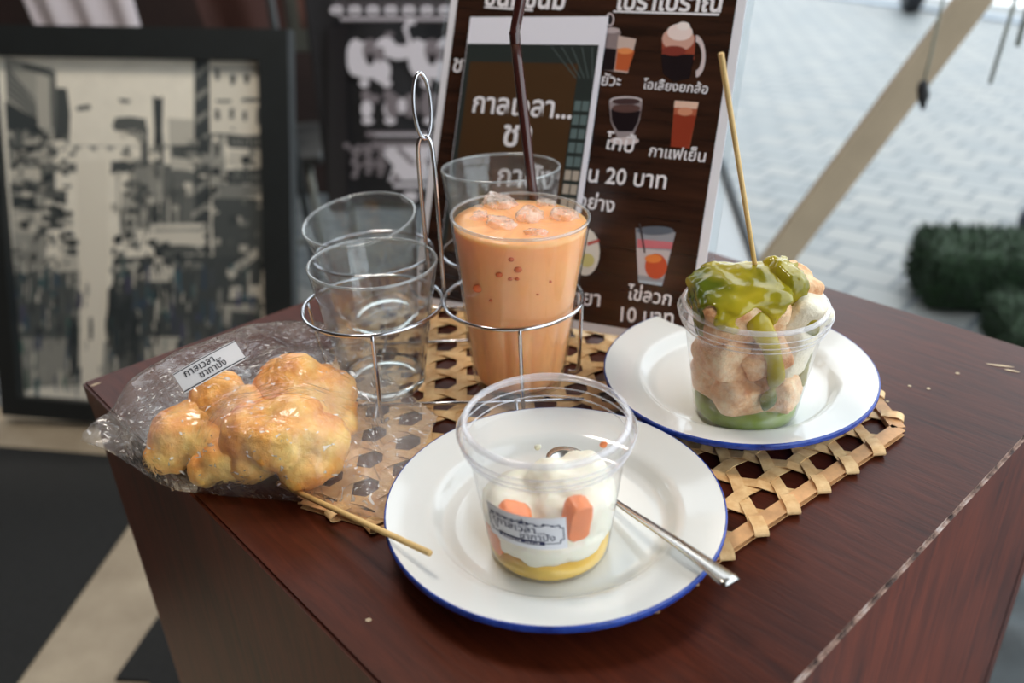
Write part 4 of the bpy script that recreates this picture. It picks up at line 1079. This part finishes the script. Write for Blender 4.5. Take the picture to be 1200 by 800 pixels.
# right tower and facade
rect(226, 64, 244, 330, .14); 
for k in range(9): stroke([(228, 84 + k * 27), (243, 74 + k * 27), (243, 80 + k * 27), (229, 92 + k * 27)], .5)
rect(244, 64, 308, 160, .92, 1)
for (x, y) in ((254, 88), (272, 93), (288, 92), (254, 134), (271, 133), (286, 135)): rect(x - 2.5, y - 6, x + 2.5, y + 6, .12, 1)
for (xa, ya, xb, yb) in ((252, 117, 270, 120), (282, 115, 308, 119), (246, 79, 300, 81), (244, 156, 268, 159), (300, 126, 306, 146)): rect(xa, ya, xb, yb, .3, .6)
rect(265, 158, 308, 175, .14); rect(268, 176, 306, 196, .82); rect(265, 198, 308, 216, .14); rect(246, 165, 262, 240, .62); rect(250, 166, 257, 184, .15); rect(220, 180, 250, 192, .55)
for k in range(7): rect(270 + 5 * k, 162, 272 + 5 * k, 171, .55, 1); rect(270 + 5 * k, 203, 272 + 5 * k, 212, .45, 1)
rect(256, 216, 308, 232, .45); rect(248, 232, 308, 300, .2); rect(175, 262, 240, 290, .88); rect(180, 268, 236, 272, .6, 1); rect(178, 288, 246, 296, .25)
# street below
rect(14, 318, 92, 400, .24, 4); rect(128, 300, 308, 420, .16, 4); rect(20, 398, 130, 452, .55, 4); rect(130, 400, 308, 452, .30, 4)
stroke([(66, 305), (90, 300), (92, 318), (62, 318)], .8); stroke([(126, 315), (160, 304), (164, 312), (128, 320)], .72); stroke([(160, 325), (184, 306), (206, 318), (206, 330), (166, 330)], .8)
stroke([(88, 190), (124, 186), (126, 300), (118, 452), (92, 452), (92, 300)], .97)
rect(268, 335, 306, 350, .8); rect(250, 356, 300, 366, .65); rect(170, 395, 215, 420, .75); rect(240, 405, 270, 425, .7); stroke([(262, 318), (300, 290), (302, 300), (270, 328)], .75)
for k in range(420):
    x = random.uniform(10, 306); y = random.uniform(300, 448)
    if 92 < x < 126 and random.random() < .8: continue
    w = random.uniform(1.2, 5); hgt = random.uniform(5, 30); g = random.choice((.05, .1, .15, .2, .3, .45, .6, .75)) if y < 400 else random.choice((.1, .25, .4, .6, .75, .85))
    if random.random() < .35: g = (random.randint(54, 84), random.randint(74, 100), random.randint(84, 110))
    rect(x, y, x + w, y + hgt, g, 1.2)
for k in range(260):
    x = random.choice((random.uniform(8, 80), random.uniform(130, 306))); y = random.uniform(150, 310)
    w = random.uniform(2, 12); hgt = random.uniform(2, 10); rect(x, y, x + w, y + hgt, random.choice((.08, .15, .25, .4, .55, .7, .85)), 1.2)
for (x, y) in ((130, 345), (150, 352), (142, 360), (86, 380), (158, 372)):     # walkers
    rect(x - 5, y, x + 5, y + 26, .06); rect(x - 5, y + 24, x - 1, y + 60, .1, 1); rect(x + 1, y + 24, x + 5, y + 60, .1, 1); stroke(el(x, y - 4, 4, 5, 8), .1)
from_bm('painted_scene', bm, M['paint'], pic_, smooth=False, fix=False)

# ------------------------------------------------------------------ hanging cloths behind
rail_y = 2.50
def cloth(name, label, cat, xl_t, xr_t, xl_b, xr_b, zt, zb_, y, mat, folds, amp, group='cloths hanging behind the painting', base=None):
    c = Vector(((xl_b + xr_b) / 2, y, zb_)); bm = bmesh.new(); nx, nz = 60, 14
    fr = []; bk = []
    for j in range(nz + 1):
        t = j / nz; xl = xl_b + (xl_t - xl_b) * t; xr_ = xr_b + (xr_t - xr_b) * t; zz = zb_ + (zt - zb_) * t; r1, r2 = [], []
        for i in range(nx + 1):
            s = i / nx; dy = amp * math.sin(s * folds * 2 * PI + .4 * math.sin(t * 3)) * (1.1 - .4 * t)
            p = Vector((xl + (xr_ - xl) * s, y + dy, zz)) - c
            r1.append(bm.verts.new(p)); r2.append(bm.verts.new(p + Vector((0, .004, 0))))
        fr.append(r1); bk.append(r2)
    for j in range(nz):
        for i in range(nx):
            bm.faces.new((fr[j][i], fr[j][i + 1], fr[j + 1][i + 1], fr[j + 1][i])); bm.faces.new((bk[j][i], bk[j + 1][i], bk[j + 1][i + 1], bk[j][i + 1]))
    for j in range(nz):
        for i in (0, nx): bm.faces.new((fr[j][i], fr[j + 1][i], bk[j + 1][i], bk[j][i]))
    for i in range(nx):
        for j in (0, nz): bm.faces.new((fr[j][i], fr[j][i + 1], bk[j][i + 1], bk[j][i]))
    o = from_bm(name, bm, mat, None, loc=up(c)); 
    if label: tag(o, label, cat, group)
    return o
def xz(px, py, y=rail_y): p = at_y(px, py, y); return p.x, p.z
RZT = .52
whitem = plain('white_cloth', (206, 196, 200), 0.8); brownm = plain('brown_cloth', (72, 42, 36), 0.75, var=.2, scale=8); skinb = plain('tan_leather', (112, 72, 60), 0.6, var=.2, scale=9)
xa, _ = xz(41, 0); xb, _ = xz(158, 0); xc, _ = xz(54, 60); xd, _ = xz(172, 60); _, zl = xz(100, 60)
cloth('hanging_cloth', 'white pleated cloth hanging above the left half of the painting', 'cloth', xa - .10, xb - .03, xc, xd, RZT, zl, rail_y, whitem, 3, .012)
xa, _ = xz(222, 0); xb, _ = xz(332, 0); xc, _ = xz(248, 60); xd, _ = xz(338, 60)
cloth('hanging_cloth', 'brown cloth hanging above the right half of the painting', 'cloth', xa - .06, xb, xc, xd, RZT, zl, rail_y, brownm, 1.2, .02)
xa, _ = xz(346, 0); xb, _ = xz(390, 0); xc, _ = xz(352, 33); xd, zc_ = xz(388, 33)
cloth('hanging_cloth', 'narrow tan cloth hanging past the top right corner of the painting', 'cloth', xa, xb + .01, xc, xd, RZT, zc_, rail_y, skinb, .6, .018)
bm = bmesh.new(); add_tube(bm, [(0, 0, 0), (2.0, 0, 0)], .012, 10); add_tube(bm, [(.02, 0, -RZT - T), (.02, 0, 0)], .012, 10); add_tube(bm, [(1.98, 0, -RZT - T), (1.98, 0, 0)], .012, 10)
tag(from_bm('clothes_rail', bm, M['chrome'], None, loc=up((-1.9, rail_y, RZT))), 'metal clothes rail carrying the hanging cloths', 'rail')
# black cloth with elephants
EY = 2.2
e0 = at_y(386, 246, EY); e1 = at_y(560, 246, EY); zt = at_y(450, -30, EY).z + .25
blackm = plain('black_cloth', (24, 22, 25), 0.8, var=.3, scale=20)
ele = cloth('elephant_cloth', 'black cloth printed with white elephants hanging left of the menu', 'cloth', e0.x + .02, e1.x, e0.x, e1.x, zt, e0.z, EY, blackm, 1.5, .010)
ec = Vector(((e0.x + e1.x) / 2, EY, e0.z))
bm = bmesh.new(); wp = print_mat('white_cloth_print', (206, 200, 206)); gp = print_mat('grey_cloth_print', (120, 112, 116)); bp_ = print_mat('black_cloth_print', (30, 27, 30))
lvl = [0]
def ep(pts, mi=0):
    lvl[0] += 1; vs = []
    cx = sum(p[0] for p in pts) / len(pts); cy = sum(p[1] for p in pts) / len(pts)
    for p in pts:
        w = at_y(p[0], p[1], EY); s = (w.x - e0.x) / (e1.x - e0.x)
        vs.append(bm.verts.new(Vector((w.x, EY - .0140 - .00006 * lvl[0], w.z)) - ec))
    bm.faces.new(vs).material_index = mi
def erect(x0, y0, x1, y1, mi=0): ep([(x0, y0), (x1, y0), (x1, y1), (x0, y1)], mi)
erect(392, 2, 540, 4, 1); erect(400, 18, 540, 24, 1); erect(400, 20, 540, 22, 0)
for k in range(8): ep(el(396 + 21 * k, 11, 8, 5.5), 0); ep(el(396 + 21 * k, 12, 2.5, 2), 2)
def elephant(ox):
    ep(el(ox + 0, 66, 11, 22), 0); ep(el(ox + 14, 80, 19, 11), 0); ep(el(ox + 30, 82, 11, 14), 0); ep(el(ox + 16, 60, 18, 14), 0)
    ep(el(ox + 17, 58, 9, 14), 1); ep(el(ox + 17, 68, 5, 7), 2); ep(el(ox + 35, 54, 12, 12), 0); ep(el(ox + 50, 60, 16, 9), 0)
    ep([(ox + 56, 60), (ox + 63, 58), (ox + 65, 46), (ox + 60, 34), (ox + 64, 27), (ox + 70, 28), (ox + 68, 22), (ox + 60, 22), (ox + 55, 32), (ox + 60, 46)], 0)
    ep(el(ox + 39, 39, 5, 3), 1); ep(el(ox + 28, 62, 6, 9), 1)
    for lx in (4, 30): ep(el(ox + lx + 6, 96, 6, 5), 0); ep(el(ox + lx + 8, 110, 6, 7), 1); ep(el(ox + lx + 9, 126, 7, 10), 0); ep(el(ox + lx + 10, 140, 7, 4), 0)
    ep(el(ox + 22, 114, 6, 5), 1)
elephant(418); elephant(490)
erect(386, 30, 408, 246, 2)
for k in range(4): ep(el(462 + 20 * k, 122, 9, 14), 1); 
ep(el(472, 122, 5, 9), 0)
erect(430, 152, 540, 158, 1); erect(436, 163, 540, 169, 1); erect(440, 155, 540, 157, 0)
ep([(442, 170), (530, 168), (520, 184), (530, 208), (456, 210), (462, 192)], 0)
for k in range(24): ep(el(448 + (k * 37 % 76), 172 + (k * 17 % 36), 3.4, 2.6), 1)
for k in range(26): ep(el(408 + (k * 29 % 44), 168 + (k * 19 % 36), 4, 3), 1)
erect(462, 212, 540, 217, 0); ep(el(482, 227, 9, 6), 0); ep(el(512, 228, 9, 6), 0)
from_bm('white_print', bm, [wp, gp, bp_], ele, smooth=False)
bm = bmesh.new(); add_tube(bm, [(0, 0, 0), (.62, 0, 0)], .010, 10)
hgt_ = T + zt
for x_ in (.01, .61): add_tube(bm, [(x_, .03, -hgt_), (x_, 0, 0)], .010, 10)
tag(from_bm('display_rail', bm, M['frame'], None, loc=up((e0.x - .08, EY, zt))), 'dark rail carrying the elephant cloth', 'rail')
# grey metal chair between painting and cloth
ch = empty('metal_chair', 'dim grey metal chair between the painting and the elephant cloth', 'chair', up((at_y(362, 260, 2.36).x, 2.42, G)))
chm = plain('grey_chair_metal', (98, 100, 94), .4, .3); chs = plain('dark_chair_seat', (30, 30, 30), .6)
cz = .44
for (x_, y_) in ((-.17, -.16), (.05, -.16), (-.19, .18), (.07, .18)):
    bm = bmesh.new(); add_tube(bm, [(x_ * 1.1, y_, 0), (x_, y_, .42 if y_ < 0 else .86)], .011, 8); from_bm('leg', bm, chm, ch)
bm = bmesh.new(); add_box(bm, (-.06, 0, .44), (.30, .38, .03), bevel=.008); from_bm('seat', bm, chs, ch)
bm = bmesh.new(); add_box(bm, (-.06, .185, .76), (.30, .02, .20), bevel=.006); from_bm('backrest', bm, chm, ch)
bm = bmesh.new(); add_tube(bm, [(-.17, -.16, .2), (.05, -.16, .2)], .008, 8); from_bm('stretcher', bm, chm, ch)

# ------------------------------------------------------------------ floor mat and dark sheet at the left
def flat_mat(name, label, pxs, mat, hgt=.006):
    pts = [tp(x, y, G) for x, y in pxs]; c = sum(pts, Vector()) / len(pts); bm = bmesh.new()
    lo = [bm.verts.new(Vector((p.x - c.x, p.y - c.y, 0))) for p in pts]; hi = [bm.verts.new(Vector((p.x - c.x, p.y - c.y, hgt))) for p in pts]
    bm.faces.new(lo); bm.faces.new(hi)
    for i in range(len(pts)): bm.faces.new((lo[i], lo[(i + 1) % len(pts)], hi[(i + 1) % len(pts)], hi[i]))
    tag(from_bm(name, bm, mat, None, smooth=False, loc=(c.x, c.y, 0)), label, 'mat')
matm = plain('black_mat', (27, 27, 26), .9, var=.3, scale=120, bump=.5, bscale=220)
flat_mat('floor_sheet', 'large black textured floor mat below the painting', [(-160, 512), (136, 536), (166, 596), (20, 802), (-60, 940), (-700, 940)], matm)
flat_mat('floor_sheet', 'flat dark sheet on the floor at the foot of the table front', [(136, 798), (192, 716), (330, 700), (380, 900), (180, 860), (176, 800)], matm)  # thin dark sheet laid flat on the floor by the table

# ------------------------------------------------------------------ right side background
# turf covered blocks
gq = NT('green_turf'); f = gq.noise(gq.coord(), 60, 5, .7)
gq.link(gq.ramp(f, [(.3, s2l((10, 24, 11))), (.7, s2l((34, 70, 30)))]), gq.b.inputs['Base Color']); gq.b.inputs['Roughness'].default_value = .8; gq.bump(gq.noise(gq.coord(), 200, 4, .7), 1, .01)
def turf(label, c, size, rz, seed):
    random.seed(seed); bm = bmesh.new(); bmesh.ops.create_cube(bm, size=2); bmesh.ops.subdivide_edges(bm, edges=bm.edges[:], cuts=11, use_grid_fill=True)
    for v in bm.verts:
        p = v.co; n_ = (abs(p.x) ** 8 + abs(p.y) ** 8 + abs(p.z) ** 8) ** (1 / 8); d = p / n_
        d *= 1 + .06 * noise.fractal(p * 2.5 + Vector((seed, 0, 0)), 1, 2, 3)
        v.co = Vector((d.x * size[0] / 2, d.y * size[1] / 2, max(0, (d.z + 1) * size[2] / 2)))
    bm.normal_update()
    fs = [f_ for f_ in bm.faces if f_.normal.z > -.3]
    for k in range(2600):
        f_ = random.choice(fs); c0 = f_.calc_center_median(); es_ = [v.co - c0 for v in f_.verts]; p = c0 + random.choice(es_) * random.random() * .9; n_ = f_.normal
        t_ = Vector((random.uniform(-1, 1), random.uniform(-1, 1), random.uniform(-1, 1))).normalized(); s = n_.cross(t_).normalized() * .003
        bm.faces.new((bm.verts.new(p - s), bm.verts.new(p + s), bm.verts.new(p + n_ * .018 + t_ * .012)))
    tag(from_bm('turf_block', bm, gq.m, None, smooth=False, loc=(c[0], c[1], 0), rot=(0, 0, rz), fix=False), label, 'turf', 'green turf covered blocks')
ta, tb_ = tp(1066, 372, G), tp(1192, 385, G)
turf('square green turf block on the paving right of the table, its top lit', (1.255, 2.16), (.33, .24, .17), math.radians(-8), 3)
turf('dark green turf block nearest the table edge at the right', (1.29, 1.78), (.34, .26, .13), math.radians(-14), 4)
turf('green turf block cut by the right edge of the picture', (1.65, 2.12), (.30, .24, .16), math.radians(-8), 5)
# diagonal timber strut
sm = plain('beige_timber', (150, 134, 110), .7, var=.10, scale=12)
f0 = tp(797, 462, G); t0 = at_y(1147, 0, f0.y + .05); dr = (t0 - f0); tt = f0 + dr * 1.75
bm = bmesh.new(); d_ = dr.normalized(); s_ = Vector((0, 1, 0)); w_ = d_.cross(s_).normalized() * .031; s_ = w_.cross(d_).normalized() * .012
lo = [bm.verts.new(w_ * a_ + s_ * c_) for a_, c_ in ((1, 1), (-1, 1), (-1, -1), (1, -1))]; hi = [bm.verts.new(tt - f0 + w_ * a_ + s_ * c_) for a_, c_ in ((1, 1), (-1, 1), (-1, -1), (1, -1))]
bm.faces.new(lo); bm.faces.new(hi)
for i in range(4): bm.faces.new((lo[i], lo[(i + 1) % 4], hi[(i + 1) % 4], hi[i]))
tag(from_bm('timber_strut', bm, sm, None, smooth=False, loc=up(f0 + Vector((0, 0, .02)))), 'beige timber strut leaning diagonally behind the table at the right', 'strut')
# white board standing behind the table
wb = [at_y(760, 120, 1.55), at_y(845, 120, 1.50), at_y(883, 308, 1.34), at_y(905, 420, 1.25), at_y(760, 420, 1.25)]
bpl = empty('white_board', 'pale white board standing on the paving between menu and skewer', 'board', up((.30, 1.25, G)))
# board plane leaning back
BP = Plane((.24, 1.16, G), (1, -.05, 0), (-.10, .42, .90)); bo2 = Vector((.30, 1.25, G))
u1, v1 = BP.uv(884, 305); u2, v2 = BP.uv(848, 200)
sl = (u2 - u1) / (v2 - v1); ub = u1 - sl * v1; vt_ = v2 + .02; ut = ub + sl * vt_
outl = [(ub - .30, 0), (ub, 0), (ut, vt_), (ut - .22, vt_)]
bm = bmesh.new(); va = [bm.verts.new(BP.at(u, v, 0) - bo2) for u, v in outl]; vb = [bm.verts.new(BP.at(u, v, -.018) - bo2) for u, v in outl]
bm.faces.new(va); bm.faces.new(vb)
for i in range(4): bm.faces.new((va[i], va[(i + 1) % 4], vb[(i + 1) % 4], vb[i]))
from_bm('panel', bm, plain('white_board_paint', (214, 222, 226), .5), bpl, smooth=False)
bm = bmesh.new(); e0_, e1_ = BP.at(ub, 0, 0) - bo2, BP.at(ut, vt_, 0) - bo2
add_tube(bm, [e0_ + Vector((0, 0, .008)), e1_], .008, 8); from_bm('edge_shade_strip', bm, plain('edge_shade', (70, 78, 84), .5), bpl)  # dark strip added to paint in the board's shaded edge
# hanging cords
cordm = plain('grey_cord', (120, 124, 112), .7); fobm = plain('black_tassel', (22, 22, 24), .7)
def cord(label, pts, y, r, fob=None):
    w = [at_y(px, py, y) for px, py in pts]; topp = Vector((w[0].x + .005, y, 2.0)); b0 = w[-1]
    root = empty('tassel_pull', label, 'cord', up(b0), group='cords hanging from the canopy')
    bm = bmesh.new(); add_tube(bm, [p - b0 for p in [topp] + w], r, 8); from_bm('string', bm, cordm, root)
    if fob:
        me = blob_mesh([((0, 0, -.008), (.010, .009, .016)), ((.004, 0, -.022), (.011, .010, .016)), ((.007, 0, -.038), (.006, .006, .010))], .0025, .001, 60, 2, 2)
        link_mesh('tassel', me, fobm, root)
cord('thin hanging cord ending in a black tassel in front of the timber strut', [(1105, 0), (1096, 40), (1090, 68), (1082, 98)], 1.6, .0026, True)
cord('longer grey hanging cord right of the timber strut', [(1190, 0), (1160, 98)], 1.6, .0035)
cord('short grey hanging cord at the right edge of the picture', [(1212, -20), (1192, 54)], 1.6, .0045)
# tyre on the lane
ty = tp(1066, 14, G); tr_ = empty('black_tyre', 'black tyre of a parked vehicle at the top of the lane', 'tyre', up(ty), (0, 0, math.radians(75)))
R0 = .30
bm = bmesh.new(); add_lathe(bm, [(.19, -.06), (.26, -.075), (.295, -.055), (.30, 0), (.295, .055), (.26, .075), (.19, .06), (.19, -.06)], 48)
o = from_bm('rubber', bm, plain('tyre_rubber', (26, 28, 34), .7), tr_, loc=(0, 0, R0), rot=(PI / 2, 0, 0))
bm = bmesh.new(); add_lathe(bm, [(0, -.03), (.10, -.04), (.188, -.05), (.188, .05), (.10, .04), (0, .03)], 32); from_bm('wheel_hub', bm, plain('hub_metal', (130, 134, 140), .4, .8), tr_, loc=(0, 0, R0), rot=(PI / 2, 0, 0))
# small dark stone at the right edge
st_ = tp(1216, 274, G); me = blob_mesh([((0, 0, .05), (.07, .06, .05)), ((.05, .02, .06), (.06, .06, .06))], .01, .004, 12, 2, 3, lambda c: Vector((c.x, c.y, max(0, c.z))))
tag(link_mesh('dark_stone', me, plain('dark_blue_stone', (26, 32, 48), .7), None, loc=up(st_)), 'small dark blue rounded lump on the paving at the right edge', 'stone')
# dark cloth heap beside the table
hp = tp(1215, 740, G); bm = bmesh.new(); bmesh.ops.create_grid(bm, x_segments=60, y_segments=60, size=.5)
for v in bm.verts:
    e_ = max(0, 1 - (v.co.x / .48) ** 4) * max(0, 1 - (v.co.y / .48) ** 4)
    v.co.z = .004 + e_ * (.05 + .05 * abs(noise.noise(v.co * 7)) + .03 * noise.noise(v.co * 15))
tag(from_bm('dark_tarpaulin', bm, plain('slate_cloth', (46, 54, 58), .65, var=.2, scale=14), None, loc=(hp.x + .29, hp.y - .05, .004)), 'crumpled dark slate tarpaulin on the ground right of the table', 'tarpaulin')
